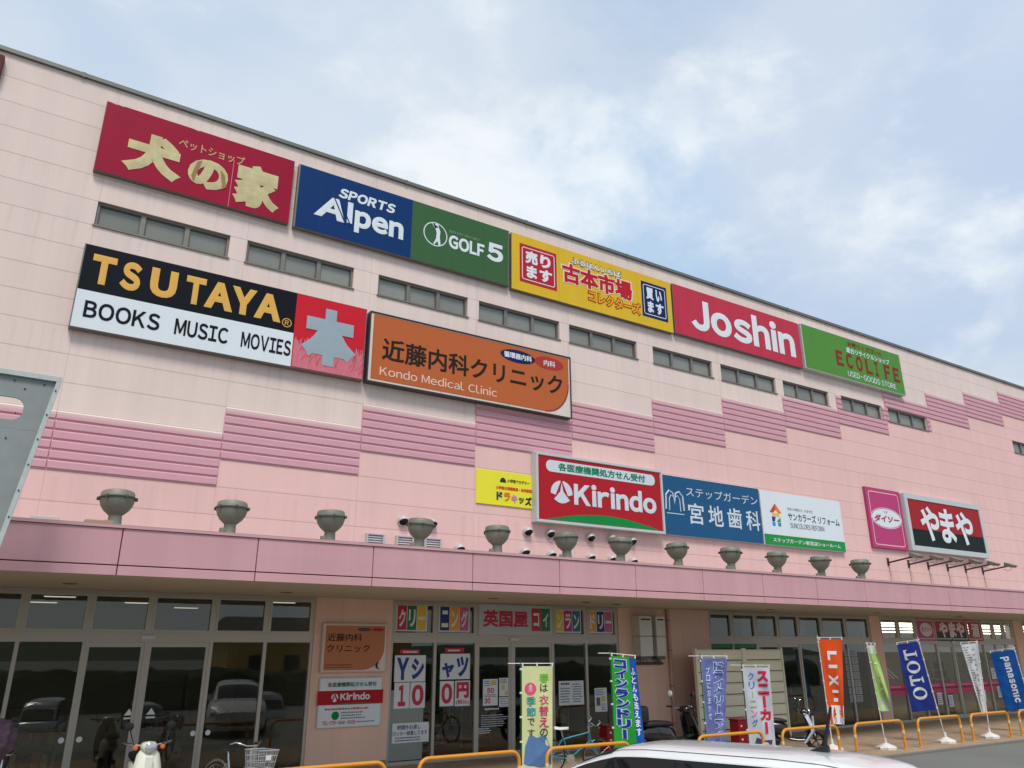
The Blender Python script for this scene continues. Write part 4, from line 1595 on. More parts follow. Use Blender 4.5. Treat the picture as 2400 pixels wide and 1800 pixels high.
# ------------------------------------------------------------------ vent hoods and small louvres low on the wall
M_HOOD = mat('vent_white', (196, 190, 184), 0.5, 0.1, 0.2, 8)
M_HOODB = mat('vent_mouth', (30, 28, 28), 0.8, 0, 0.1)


def vent():
    """cowl: a round shell on the wall, cut open towards the ground"""
    t = local(thing('vent_hood', '', 'vent', (0, 0, 0), 'round vent hoods on the wall above the canopy'))
    bm = bmesh.new()
    bmesh.ops.create_uvsphere(bm, u_segments=20, v_segments=14, radius=0.125)
    cutn = Vector((0.0, -0.55, -0.84)).normalized()
    geom = bm.verts[:] + bm.edges[:] + bm.faces[:]
    bmesh.ops.bisect_plane(bm, geom=geom, plane_co=cutn * 0.035, plane_no=cutn, clear_outer=True)
    bm.verts.index_update()
    q = MB()
    q.add([(v.co.x, v.co.y - 0.085, v.co.z) for v in bm.verts], [[v.index for v in f.verts] for f in bm.faces])
    q.lathe([(0.14, 0.0), (0.14, -0.015), (0.122, -0.02), (0.12, -0.085)], (0, 0, 0), 20, 'Y', cap=False)
    bm.free()
    q.build('hood', M_HOOD, t, 50)
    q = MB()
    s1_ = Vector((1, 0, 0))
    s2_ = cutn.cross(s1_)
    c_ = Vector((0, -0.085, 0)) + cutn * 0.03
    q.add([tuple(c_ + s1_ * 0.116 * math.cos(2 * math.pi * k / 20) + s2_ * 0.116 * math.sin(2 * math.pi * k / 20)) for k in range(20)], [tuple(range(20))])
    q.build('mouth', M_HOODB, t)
    return t


VP = [(4.38, 5.37, 1), (5.16, 5.36, 1), (7.99, 5.38, 1), (8.72, 5.38, 1), (10.08, 5.37, 1), (10.84, 5.40, 1), (11.60, 5.37, 1),
      (7.90, 4.84, 1), (8.75, 4.82, 1), (10.07, 4.82, 1), (10.83, 4.82, 1), (11.60, 4.80, 1), (5.95, 4.80, 1)]
VN = ['white round vent hood peeping out left of the fourth floodlight', 'white round vent hood peeping out right of the fourth floodlight', 'white round vent hood below the left edge of the red drugstore sign', 'white round vent hood just left of the floodlight under the red sign',
      'white vent hood left of three in the group under the red sign corner', 'white vent hood mostly hidden behind the floodlight under the red sign corner', 'white vent hood right of three in the group under the red sign corner',
      'vent hood at the canopy edge right of the fifth floodlight, mouth dark', 'vent hood at the canopy edge left of the sixth floodlight, mouth dark', 'white vent top just showing over the canopy edge, left of three low ones', 'white vent top just showing over the canopy edge, middle of three low ones',
      'white vent top just showing over the canopy edge, right of three low ones', 'pale vent top just showing over the canopy edge between fourth and fifth floodlight']
v0 = vent()
for i, (x, z, s) in enumerate(VP):
    o = v0 if i == 0 else dup(v0)
    o.location = (x, -0.002, z)
    o['label'] = VN[i]


def louvre():
    t = local(thing('wall_louvre', '', 'vent', (0, 0, 0), 'small louvres at the canopy edge'))
    q = MB()
    q.box(-0.23, -0.19, -0.10, 0, -0.12, 0.12)
    q.box(0.19, 0.23, -0.10, 0, -0.12, 0.12)
    q.box(-0.23, 0.23, -0.10, 0, 0.12, 0.15)
    q.box(-0.23, 0.23, -0.10, 0, -0.15, -0.12)
    q.build('frame', mat('louvre_frame', (190, 184, 182), 0.5, 0, 0.1, 5), t)
    q = MB()
    for k in range(4):
        z = -0.1 + k * 0.055
        q.quad((-0.19, -0.09, z), (0.19, -0.09, z), (0.19, -0.02, z + 0.05), (-0.19, -0.02, z + 0.05))
    q.build('slats', mat('louvre_white', (216, 216, 220), 0.4), t)
    return t


l0 = louvre()
for i, (x, n_) in enumerate(((3.69, 'small white louvre box at the canopy edge, leftmost of three'), (4.45, 'small white louvre box at the canopy edge, behind the fourth floodlight'), (5.20, 'small white louvre box at the canopy edge, rightmost of three'))):
    o = l0 if i == 0 else dup(l0)
    o.location = (x, -0.002, 4.86)
    o['label'] = n_

for x0, x1, n_, c_ in ((-2.95, -2.55, 'low white ledge box on the canopy next to the grey steel frame', (206, 190, 186)), (-2.2, -1.75, 'low tan ledge box on the canopy left of the first floodlight', (176, 140, 116))):
    q = MB()
    q.cbox(x0 - 0.35, x1 - 0.35, -3.3, -3.0, 4.302, 4.40, 0.01)
    o = tag(q.build('junction_box', mat('box_%d' % c_[0], c_, 0.6, 0, 0.1)), n_, 'box')

# arm lamps that light the liquor sign
M_ARM = mat('arm_lamp_dark', (66, 44, 44), 0.5, 0.3)


def arm_lamp():
    t = local(thing('arm_lamp', '', 'lamp', (0, 0, 0), 'arm lamps under the liquor shop sign'))
    q = MB()
    q.box(-0.05, 0.05, -0.03, 0, -0.14, 0.14)
    q.tube([(0, -0.02, -0.03), (0, -1.05, 0.10)], 0.03, 8)
    q.build('arm', M_ARM, t)
    q = MB()
    q.tube([(0.02, -0.012, -0.14), (0.02, -0.012, -0.95)], 0.012, 6)
    q.build('cable', mat('cable_pink', (188, 140, 140), 0.7), t)
    q = MB()
    q.add([(-0.2, -1.0, 0.24), (0.2, -1.0, 0.24), (0.2, -1.32, 0.10), (-0.2, -1.32, 0.10), (-0.16, -0.95, 0.10), (0.16, -0.95, 0.10), (0.16, -1.22, 0.02), (-0.16, -1.22, 0.02)],
          [(0, 1, 2, 3), (7, 6, 5, 4), (0, 4, 5, 1), (1, 5, 6, 2), (2, 6, 7, 3), (3, 7, 4, 0)])
    q.build('lamp_head', M_LAMP, t)
    q = MB()
    q.tube([(0, -1.1, 0.05), (0, -1.15, -0.02), (0, -1.05, -0.08), (0, -0.85, -0.02)], 0.008, 5)
    q.build('loop_cable', M_LAMPD, t)
    return t


AX = [24.06, 25.36, 26.66, 28.0, 29.31, 30.61]
AN = ['first arm lamp from the left under the red and black sign', 'second arm lamp from the left under the red and black sign', 'third arm lamp from the left under the red and black sign',
      'fourth arm lamp from the left under the red and black sign', 'fifth arm lamp from the left under the red and black sign', 'last arm lamp on the right under the red and black sign']
a0 = arm_lamp()
for i, x in enumerate(AX):
    o = a0 if i == 0 else dup(a0)
    o.location = (x, -0.002, 5.48)
    o['label'] = AN[i]

# ------------------------------------------------------------------ water heaters and pipes on the wall right of the laundry
M_CREAM = mat('heater_cream', (204, 202, 188), 0.45, 0.1, 0.06, 3)
for i, (a, b, n_) in enumerate(((11.47, 11.93, 'tall cream gas water heater on the wall, the left one beside the laundry glass'), (12.08, 12.42, 'tall cream gas water heater on the wall, the narrower right one'))):
    t = thing('water_heater', n_, 'water heater', ((a + b) / 2, 0, 2.2), 'gas water heaters on the wall')
    q = MB()
    q.cbox(a, b, -0.34, -0.004, 2.24, 2.76, 0.015)
    q.cbox(a, b, -0.34, -0.004, 2.768, 3.30, 0.015)
    q.build('casing', M_CREAM, t)
    q = MB()
    q.box(a + 0.06, b - 0.06, -0.347, -0.338, 3.19, 3.225)
    q.build('exhaust_slot', M_DARK, t)
    q = MB()
    q.box(a + 0.03, b - 0.03, -0.30, -0.05, 2.16, 2.24)
    for k in range(3):
        x = a + 0.12 + k * (b - a - 0.24) / 2
        q.tube([(x, -0.18, 2.16), (x, -0.18, 2.09), (x, -0.06, 2.05)], 0.018, 7)
    q.build('pipe_cover', M_ALUD, t)
q = MB()
q.tube([(11.25, -0.06, 2.05), (12.5, -0.06, 2.05)], 0.035, 8)
for x in (11.4, 12.0, 12.4):
    q.box(x - 0.02, x + 0.02, -0.09, -0.003, 2.01, 2.09)
tag(q.build('pipe', M_ALUD), 'grey pipe running level along the wall below the water heaters', 'pipe')
t = thing('drainpipe', 'pink painted drainpipe running down the wall left of the beige screen', 'drainpipe', (12.80, 0, 0))
q = MB()
q.tube([(12.80, -0.07, 0.0), (12.80, -0.07, 3.515)], 0.055, 12)
q.build('pipe', mat('drainpipe_paint', (200, 160, 150), 0.6, 0, 0.12, 3), t, 40)
q = MB()
for z in (0.5, 1.45, 2.4, 3.2):
    q.lathe([(0.062, -0.02), (0.066, -0.015), (0.066, 0.015), (0.062, 0.02)], (12.80, -0.07, z), 14)
    q.box(12.79, 12.81, -0.03, -0.002, z - 0.012, z + 0.012)
q.build('bracket', mat('bracket_paint', (170, 130, 124), 0.6), t)

# grey steel frame at the left edge of the picture
M_STEEL = mat('galvanised_steel', (140, 145, 142), 0.6, 0.0, 0.3, 2.2)
t = thing('steel_gantry', 'grey steel gantry with bolted slanting edge and rounded opening at the far left', 'gantry', (-5.0, -5.0, 0))
GY = -5.0


def ex(z):
    return -3.25 - (6.06 - z) * 0.1345


q = MB()
hx0, hz0, hz1 = -5.6, 5.42, 5.74
# plate with a rounded opening and an open panel below
ytop, ybot = 6.04, 2.6
hole1 = rrect(-5.6, -3.64, 5.42, 5.74, 0.13, 6)
outer = [(ex(ytop) - 0.06, ytop), (-6.2, ytop), (-6.2, 5.30), (ex(5.30) - 0.06, 5.30)]
bm = bmesh.new()


def plate_with_hole(q, outer, hole, y0, y1):
    vs = [Vector((x, 0, z)) for x, z in outer]
    b = bmesh.new()
    ov = [b.verts.new(v) for v in vs]
    oe = [b.edges.new((ov[i], ov[(i + 1) % len(ov)])) for i in range(len(ov))]
    hv = [b.verts.new(Vector((x, 0, z))) for x, z in hole]
    he = [b.edges.new((hv[i], hv[(i + 1) % len(hv)])) for i in range(len(hv))]
    bmesh.ops.triangle_fill(b, edges=oe + he, use_beauty=True)
    b.verts.index_update()
    fs = [[v.index for v in f.verts] for f in b.faces]
    V0 = [(v.co.x, y0, v.co.z) for v in b.verts]
    V1 = [(v.co.x, y1, v.co.z) for v in b.verts]
    q.add(V0, fs)
    q.add(V1, fs)
    for loop in (outer, hole):
        n = len(loop)
        q.add([(x, y0, z) for x, z in loop] + [(x, y1, z) for x, z in loop], [(i, (i + 1) % n, n + (i + 1) % n, n + i) for i in range(n)])
    b.free()


bm.free()
plate_with_hole(q, outer, hole1, GY - 0.02, GY + 0.02)
plate_with_hole(q, [(ex(5.30) - 0.06, 5.298), (-6.2, 5.298), (-6.2, ybot), (ex(ybot) - 0.06, ybot)],
                [(-5.7, 5.16), (ex(5.16) - 0.46, 5.16), (ex(2.8) - 0.46, 2.8), (-5.7, 2.8)], GY - 0.02, GY + 0.02)
q.build('plate', M_STEEL, t)
q = MB()
q.box(-6.2, ex(6.06), GY - 0.07, GY + 0.07, ytop + 0.002, ytop + 0.07)
zs = [ytop, ybot]
q.add([(ex(z) - dx, y, z) for z in zs for dx in (0.06, 0.0) for y in (GY - 0.07, GY + 0.07)], [(0, 1, 3, 2), (4, 6, 7, 5), (0, 4, 5, 1), (2, 3, 7, 6), (0, 2, 6, 4), (1, 5, 7, 3)])
q.build('edge_trim', mat('galvanised_edge', (186, 192, 188), 0.5, 0.0, 0.25, 9), t)
q = MB()
for i in range(9):
    z = 5.9 - i * 0.36
    q.lathe([(0.011, 0), (0.011, -0.012)], (ex(z) - 0.03, GY - 0.07, z), 8, 'Y')
    q.lathe([(0.011, 0), (0.011, -0.012)], (ex(z) - 0.40, GY - 0.02, z - 0.02), 8, 'Y')
for i in range(6):
    q.lathe([(0.011, 0), (0.011, -0.012)], (-3.45 - i * 0.36, GY - 0.02, 5.98), 8, 'Y')
q.build('bolts', mat('bolt_dark', (48, 50, 50), 0.5, 0.5), t)
q = MB()
q.add([(-5.72, GY + 0.026, 2.78), (ex(2.78) - 0.44, GY + 0.026, 2.78), (ex(5.18) - 0.44, GY + 0.026, 5.18), (-5.72, GY + 0.026, 5.18)], [(0, 1, 2, 3)])
mnet = bpy.data.materials.new('grey_mesh_sheet')
mnet.use_nodes = True
nt_ = mnet.node_tree
pb = nt_.nodes['Principled BSDF']
pb.inputs['Base Color'].default_value = L((170, 172, 170))
pb.inputs['Roughness'].default_value = 0.7
tr_ = nt_.nodes.new('ShaderNodeBsdfTransparent')
mx_ = nt_.nodes.new('ShaderNodeMixShader')
mx_.inputs[0].default_value = 0.42
nt_.links.new(tr_.outputs[0], mx_.inputs[1])
nt_.links.new(pb.outputs[0], mx_.inputs[2])
nt_.links.new(mx_.outputs[0], nt_.nodes['Material Output'].inputs[0])
q.build('mesh_sheet', mnet, t)
q = MB()
q.cbox(-5.1, -4.9, GY + 0.025, GY + 0.22, -0.05, 2.75, 0.02)
q.cbox(-6.1, -5.9, GY + 0.025, GY + 0.22, -0.05, 6.0, 0.02)
q.build('post', M_STEEL, t)

# ------------------------------------------------------------------ orange hoop barriers along the pavement edge
M_ORANGE = mat('barrier_orange', (222, 146, 36), 0.42, 0, 0.16, 5)
M_BAND = mat('barrier_pale_band', (220, 196, 160), 0.5, 0, 0.1, 8)


def barrier():
    t = local(thing('hoop_barrier', '', 'barrier', (0, 0, 0), 'orange hoop barriers along the kerb'))
    q = MB()
    h, w, r = 0.68, 1.0, 0.17
    pts = [(-w, 0, 0.0), (-w, 0, 0.3)]
    for a in range(0, 91, 15):
        pts.append((-w + r - r * math.cos(R(a)), 0, h - r + r * math.sin(R(a))))
    for a in range(90, -1, -15):
        pts.append((w - r + r * math.cos(R(a)), 0, h - r + r * math.sin(R(a))))
    pts += [(w, 0, 0.3), (w, 0, 0.0)]
    q.tube(pts, 0.033, 12)
    q.build('hoop', M_ORANGE, t, 60)
    for s in (-1, 1):
        q = MB()
        q.lathe([(0.0345, 0.36), (0.0352, 0.362), (0.0352, 0.438), (0.0345, 0.44)], (s * w, 0, 0), 14)
        q.build('reflective_band', M_BAND, t, 40)
        q = MB()
        q.lathe([(0.06, 0.0), (0.06, 0.012), (0.036, 0.02)], (s * w, 0, 0), 14)
        q.build('foot_collar', M_ORANGE, t, 40)
    return t


BX = [(1.36, 'orange hoop barrier nearest the left, beside the bicycle with the wire basket'), (3.97, 'orange hoop barrier in front of the laundry price posters'), (6.58, 'orange hoop barrier in front of the teal bicycle, behind the cream banner'),
      (10.45, 'orange hoop barrier half hidden by the white car, beside the grey and red banner'), (13.10, 'orange hoop barrier in front of the silver scooter, by the orange banner'), (15.75, 'orange hoop barrier around the thin twisted green banner'),
      (18.42, 'orange hoop barrier under the navy banner'), (20.98, 'orange hoop barrier under the narrow white banner'), (23.6, 'orange hoop barrier at the right edge under the bright blue banner')]
b0 = barrier()
for i, (x, n_) in enumerate(BX):
    o = b0 if i == 0 else dup(b0)
    o.location = (x, -4.3, 0)
    o['label'] = n_

# ------------------------------------------------------------------ advertising banners on poles
M_POLEW = mat('banner_pole_white', (228, 226, 218), 0.4, 0, 0.04)
M_POLEG = mat('banner_pole_green', (24, 84, 52), 0.4, 0, 0.06)
CAMXY = Vector((-3.3494, -17.2569))


class Banner:
    """cloth banner on a pole; (s, h): s across the cloth from the pole, h height"""

    def __init__(self, label, base, top, z1, z0, w1, w0, side, col, polemat=M_POLEW, wave=0.03, seed=0, weight=True, lean_cloth=0.0, bar=True, foldtop=0.0, turn=0.0):
        self.base, self.top = Vector(base), Vector(top)
        self.z0, self.z1, self.w0, self.w1 = z0, z1, w0, w1
        d = Vector((base[0], base[1])) - CAMXY
        a = math.atan2(-d.x, d.y) + turn
        self.dir = Vector((math.cos(a), math.sin(a), 0)) * side
        self.nrm = Vector((math.sin(a), -math.cos(a), 0))       # towards the car park
        self.wave, self.seed, self.lean, self.side = wave, seed, lean_cloth, side
        self.root = thing('banner', label, 'banner', base, 'advertising banners along the pavement')
        q = MB()
        q.tube([self.base + Vector((0, 0, 0.06)), self.top], [0.014, 0.010], 8)
        q.build('pole', polemat, self.root)
        if bar:
            q = MB()
            tp = self.P0(z1) + Vector((0, 0, 0.05))
            e = tp + self.dir * (w1 + 0.03) + Vector((0, 0, -self.lean * w1))
            q.tube([tp - self.dir * (0.25 if side > 0 and polemat is M_POLEG else 0.03), tp, e], 0.008, 6)
            for k in range(3):
                p = tp.lerp(e, (0.06, 0.5, 0.97)[k])
                q.cbox(p.x - 0.012, p.x + 0.012, p.y - 0.012, p.y + 0.012, p.z - 0.06, p.z + 0.012, 0.003)
            q.build('crossbar', M_POLEW, self.root)
        q = MB()
        for k in range(5):
            p = self.P0(z1 - (z1 - z0) * (0.03 + 0.235 * k))
            q.cbox(p.x - 0.022, p.x + 0.022, p.y - 0.016, p.y + 0.016, p.z - 0.018, p.z + 0.018, 0.004)
        q.build('clips', M_POLEW, self.root)
        nx, nz = 10, 30
        q = MB()
        vs = []
        for j in range(nz + 1):
            for i in range(nx + 1):
                vs.append(self.at(i / nx, j / nz))
        fs = [(j * (nx + 1) + i, j * (nx + 1) + i + 1, (j + 1) * (nx + 1) + i + 1, (j + 1) * (nx + 1) + i) for j in range(nz) for i in range(nx)]
        q.add(vs, fs)
        self.cloth = q.build('cloth', col, self.root, 180)
        if weight:
            q = MB()
            b = self.base
            n = 24
            prof = [(0.23, 0.0), (0.235, 0.05), (0.19, 0.085), (0.11, 0.115), (0.06, 0.14), (0.035, 0.15), (0.03, 0.26), (0.018, 0.27)]
            vs, fs = [], []
            for i, (r, h) in enumerate(prof):
                for k in range(n):
                    a = 2 * math.pi * k / n
                    rr_ = r * (1 + (0.10 if i < 3 else 0.04) * math.cos(8 * a)) if i < 5 else r
                    vs.append((b.x + rr_ * math.cos(a), b.y + rr_ * math.sin(a), b.z + h))
            for i in range(len(prof) - 1):
                for k in range(n):
                    fs.append((i * n + k, i * n + (k + 1) % n, (i + 1) * n + (k + 1) % n, (i + 1) * n + k))
            fs.append(tuple(range(n)))
            q.add(vs, fs)
            q.build('water_base', mat('water_base_white', (224, 222, 212), 0.5, 0, 0.05, 5), self.root, 35)

    def P0(self, z):
        t = (z - self.base.z) / (self.top.z - self.base.z)
        return self.base.lerp(self.top, t)

    def width(self, v):
        return self.w0 + (self.w1 - self.w0) * v

    def at(self, u, v, off=0.0):
        z = self.z0 + (self.z1 - self.z0) * v
        w = self.width(v)
        s = self.seed
        damp = min(1.0, 4 * (1 - v) + 0.15) * min(1, u * 3)
        y = self.wave * damp * (math.sin(5.0 * u + 6.0 * v + s) + 0.5 * math.sin(9 * v + 3 * u + 2 * s) + 0.35 * math.sin(15 * u + 4 * v + s) + 0.22 * math.sin(26 * v - 9 * u + 3 * s))
        p = self.P0(z) + self.dir * (0.02 + u * w) + self.nrm * (y + off + 0.002)
        p.z += -self.lean * u * w - 0.03 * u * (1 - v) * math.sin(s + 2)
        return p

    def put(self, vs2, fs, m, name, off=0.006, hh=None):
        """flat (u, v) shape laid on the cloth"""
        q = MB()
        q.add([self.at(p[0], p[1], off + (0.002 * hh[i] if hh else 0)) for i, p in enumerate(vs2)], fs)
        return q.build(name, m, self.root)

    def glyph(self, ch, u0, u1, v0, v1, m, bold=0.03, rot=0, mirror=False, off=0.006, name='lettering'):
        vs, fs, _ = text_mesh(ch, bold)
        o = []
        hh = [h for _, _, h in vs]
        for a, b, _h in vs:
            if rot:
                a, b = b, 1 - a
            if mirror:
                a = 1 - a
            o.append((u0 + a * (u1 - u0), v0 + b * (v1 - v0)))
        return self.put(o, fs, m, name, off, hh)

    def column(self, s, u0, u1, v1, v0, m, bold=0.03, halo=None, hb=0.08, gap=0.12):
        n = len(s)
        h = (v1 - v0) / n
        for i, ch in enumerate(s):
            a, b = v1 - (i + 1) * h + h * gap / 2, v1 - i * h - h * gap / 2
            x0, x1 = u0, u1
            if ch == 'ー':
                c = (u0 + u1) / 2
                wd = (u1 - u0) * 0.13
                if halo:
                    self.put([(c - wd - .03, a - .006), (c + wd + .03, a - .006), (c + wd + .03, b + .006), (c - wd - .03, b + .006)], [(0, 1, 2, 3)], halo, 'lettering_outline', 0.005)
                self.put([(c - wd, a), (c + wd, a), (c + wd, b), (c - wd, b)], [(0, 1, 2, 3)], m, 'lettering', 0.014)
                continue
            if halo:
                self.glyph(ch, x0 - 0.03, x1 + 0.03, a - 0.008, b + 0.008, halo, hb, off=0.005, name='lettering_outline')
            self.glyph(ch, x0, x1, a, b, m, bold, off=0.014)

    def strip(self, u0, u1, v0, v1, m, name='colour_field', off=0.003, n=12, k=4):
        vs, fs = [], []
        for j in range(n + 1):
            for i in range(k + 1):
                vs.append((u0 + (u1 - u0) * i / k, v0 + (v1 - v0) * j / n))
        for j in range(n):
            for i in range(k):
                a = j * (k + 1) + i
                fs.append((a, a + 1, a + k + 2, a + k + 1))
        return self.put(vs, fs, m, name, off)


def cl(name, rgb, var=0.08):
    return mat('cloth_' + name, rgb, 0.8, 0, var, 7, 0.25, (1, 1, 0.7), 0.0, 0.2)


C_WHITE = cl('white', (226, 228, 230), 0.04)
C_PALE = cl('pale_outline', (200, 210, 235), 0.04)

# 1 spring clothes banner
b = Banner('cream banner with a pink dot and blue garment picture before the laundry doors', (5.27, -3.9, 0), (5.27, -3.9, 2.24), 2.12, 0.30, 0.60, 0.56, 1, cl('cream', (208, 212, 152)), M_POLEG, 0.018, 1.0)
for i, (ch, cc) in enumerate(zip('春は衣替えの', ((120, 190, 60), (90, 80, 40), (206, 70, 110), (206, 60, 100), (206, 60, 100), (80, 80, 50)))):
    v1 = 0.93 - i * 0.107
    big = 1.0 if ch in '春衣替え' else 0.8
    b.glyph(ch, 0.72 - 0.16 * big, 0.72 + 0.16 * big, v1 - 0.098 * big, v1, cl('ink_%d_%d' % (cc[0], cc[1]), cc), 0.02)
for i, (ch, cc) in enumerate(zip('季節です', ((50, 150, 160), (50, 150, 160), (96, 90, 60), (96, 90, 60)))):
    v1 = 0.70 - i * 0.105
    big = 1.0 if i < 2 else 0.75
    b.glyph(ch, 0.30 - 0.16 * big, 0.30 + 0.16 * big, v1 - 0.095 * big, v1, cl('ink_%d_%d' % (cc[0], cc[1]), cc), 0.02)
n = 28
b.put([(0.28 + 0.19 * math.cos(2 * math.pi * k / n), 0.775 + 0.062 * math.sin(2 * math.pi * k / n)) for k in range(n)], [tuple(range(n))], cl('pink_dot', (226, 84, 130)), 'pink_dot', 0.005)
for k in range(3):
    b.put([(0.2, 0.79 - k * 0.02), (0.36, 0.79 - k * 0.02), (0.36, 0.797 - k * 0.02), (0.2, 0.797 - k * 0.02)], [(0, 1, 2, 3)], cl('dot_print', (240, 170, 190)), 'dot_print', 0.009)
den = cl('denim', (92, 124, 170), 0.3)
b.put([(0.22, 0.315), (0.34, 0.325), (0.5, 0.30), (0.66, 0.325), (0.80, 0.315), (0.92, 0.22), (0.97, 0.06), (0.80, 0.04), (0.5, 0.03), (0.2, 0.04), (0.05, 0.06), (0.10, 0.22)], [tuple(range(12))], den, 'garment_picture', 0.005)

# 2 coin laundry banner, green with navy lettering
b = Banner('bright green banner with outlined navy lettering and a blue right edge beside the teal bicycle', (7.50, -3.9, 0), (7.50, -3.9, 2.42), 2.30, 0.42, 0.50, 0.62, 1, cl('green', (36, 160, 48)), M_POLEG, 0.022, 2.1, lean_cloth=0.10)
b.strip(0.74, 1.0, 0.0, 1.0, cl('royal', (30, 84, 170)), 'blue_edge')
nav = cl('navy', (34, 52, 150))
b.column('コインランドリー', 0.12, 0.60, 0.975, 0.16, nav, 0.055, C_PALE, 0.115)
b.column('ふとんも洗えます', 0.76, 0.93, 0.90, 0.20, C_WHITE, 0.03)
b.put([(0.62 + 0.09 * math.cos(2 * math.pi * k / n), 0.085 + 0.028 * math.sin(2 * math.pi * k / n)) for k in range(n)], [tuple(range(n))], C_WHITE, 'white_dot', 0.006)

# 3 dry cleaning banner
b = Banner('crumpled violet blue banner with white outlined lettering in front of the beige screen', (10.10, -3.9, 0), (10.10, -3.9, 2.33), 2.23, 0.40, 0.57, 0.36, 1, cl('violet_blue', (112, 120, 178), 0.75), M_POLEG, 0.035, 3.3)
b.column('ドライクリーニング', 0.48, 0.86, 0.96, 0.08, cl('violet_dark', (78, 90, 158)), 0.02, C_PALE, 0.075)
b.column('プロにおまかせ', 0.16, 0.32, 0.90, 0.30, C_PALE, 0.02)

# 4 sneaker banner
b = Banner('pale grey banner with red lettering in front of the beige screen', (11.42, -3.9, 0), (11.42, -3.9, 2.12), 2.02, 0.20, 0.60, 0.56, 1, cl('silver', (196, 198, 206), 0.2), M_POLEG, 0.028, 4.2)
b.column('スニーカー', 0.50, 0.92, 0.97, 0.22, cl('red', (206, 42, 66)), 0.055)
for i, (ch, cc) in enumerate(zip('クリーニング', ((90, 130, 180), (90, 130, 180), (140, 180, 80), (140, 180, 80), (200, 130, 150), (90, 130, 180)))):
    if ch == 'ー':
        b.put([(0.265, 0.86 - i * 0.11), (0.305, 0.86 - i * 0.11), (0.305, 0.935 - i * 0.11), (0.265, 0.935 - i * 0.11)], [(0, 1, 2, 3)], cl('sn_%d' % cc[0], cc), 'lettering', 0.008)
        continue
    b.glyph(ch, 0.17, 0.40, 0.85 - i * 0.11, 0.94 - i * 0.11, cl('sn_%d' % cc[0], cc), 0.03)
b.put([(0.3, 0.05), (0.85, 0.08), (0.9, 0.16), (0.6, 0.15), (0.3, 0.18), (0.2, 0.1)], [tuple(range(6))], cl('shoe_dark', (70, 72, 92), 0.3), 'shoe_picture', 0.005)

# 5 orange banner
b = Banner('orange banner with white lettering and a white foot on a white pole', (14.90, -3.5, 0), (14.84, -3.5, 2.76), 2.66, 0.63, 0.57, 0.33, 1, cl('orange', (226, 84, 30)), M_POLEW, 0.024, 0.5)
b.strip(0.0, 1.0, 0.0, 0.215, C_WHITE, 'white_foot')
def bar(b, u0, u1, v0, v1, m):
    b.put([(u0, v0), (u1, v0), (u1, v1), (u0, v1)], [(0, 1, 2, 3)], m, 'lettering', 0.006)


for i, ch in enumerate('LIXIL'):
    v1 = (0.86, 0.70, 0.575, 0.40, 0.30)[i]
    v0 = (0.75, 0.65, 0.44, 0.355, 0.265)[i]
    wd = (0.42, 0.42, 0.48, 0.34, 0.26)[i]
    c = (0.52, 0.52, 0.50, 0.55, 0.55)[i]
    if ch == 'I':
        bar(b, c - wd / 2, c + wd / 2, v0 + 0.005, v1 - 0.005, C_WHITE)
    elif ch == 'L':
        bar(b, c - wd / 2, c + wd / 2, v1 - 0.042, v1, C_WHITE)
        bar(b, c - wd / 2, c - wd / 2 + 0.11, v0, v1 - 0.042, C_WHITE)
    else:
        b.glyph(ch, c - wd / 2, c + wd / 2, v0, v1, C_WHITE, 0.05, rot=1)
dr = cl('dull_red', (180, 60, 60))
bar(b, 0.40, 0.46, 0.105, 0.165, dr)
bar(b, 0.46, 0.62, 0.105, 0.12, dr)
bar(b, 0.70, 0.77, 0.105, 0.165, dr)
b.strip(0.35, 0.95, 0.02, 0.08, cl('grey_print', (180, 180, 182)), 'grey_print', 0.006)

# 6 twisted green banner, nearly edge on
b = Banner('thin twisted pale green banner in front of the pink pillar', (16.30, -4.05, 0), (16.10, -4.05, 2.60), 2.52, 0.90, 0.17, 0.30, 1, cl('lime', (172, 208, 116), 0.45), M_POLEW, 0.05, 1.4, bar=True)
b.strip(0.0, 1.0, 0.0, 0.2, cl('mottled', (190, 194, 196), 0.5), 'picture_foot')
b.strip(0.0, 1.0, 0.86, 1.0, cl('mint_white', (206, 216, 206), 0.2), 'pale_top')
rb = random.Random(5)
for k in range(9):
    v = 0.25 + 0.065 * k
    u = 0.2 + 0.3 * rb.random()
    b.put([(u, v), (u + 0.3, v + 0.005), (u + 0.3, v + 0.03), (u, v + 0.025)], [(0, 1, 2, 3)], cl(('print_orange', 'print_white')[k % 2], ((226, 170, 110), (214, 230, 190))[k % 2]), 'faded_print', 0.006)

# 7 navy banner seen from behind
b = Banner('navy blue banner with large white serif capitals on a leaning white pole', (18.95, -4.1, 0), (18.40, -4.1, 2.74), 2.62, 0.83, 0.55, 0.62, -1, cl('navy_blue', (42, 58, 142)), M_POLEW, 0.024, 2.2, lean_cloth=0.16)


def serifT(b, u0, u1, v0, v1, m):
    # letter T lying on its side, bar on the side away from the pole
    def X(p):
        return [(u0 + x * (u1 - u0), v0 + y * (v1 - v0)) for x, y in p]
    b.put(X([(0.82, 0.0), (1.0, 0.0), (1.0, 1.0), (0.82, 1.0)]), [(0, 1, 2, 3)], m, 'lettering', 0.006)
    b.put(X([(0.0, 0.38), (0.82, 0.38), (0.82, 0.62), (0.0, 0.62)]), [(0, 1, 2, 3)], m, 'lettering', 0.006)
    b.put(X([(0.0, 0.2), (0.09, 0.24), (0.09, 0.76), (0.0, 0.8)]), [(0, 1, 2, 3)], m, 'lettering', 0.008)
    b.put(X([(0.66, 0.0), (0.84, 0.0), (0.84, 0.12)]), [(0, 1, 2)], m, 'lettering', 0.008)
    b.put(X([(0.84, 0.88), (0.84, 1.0), (0.66, 1.0)]), [(0, 1, 2)], m, 'lettering', 0.008)


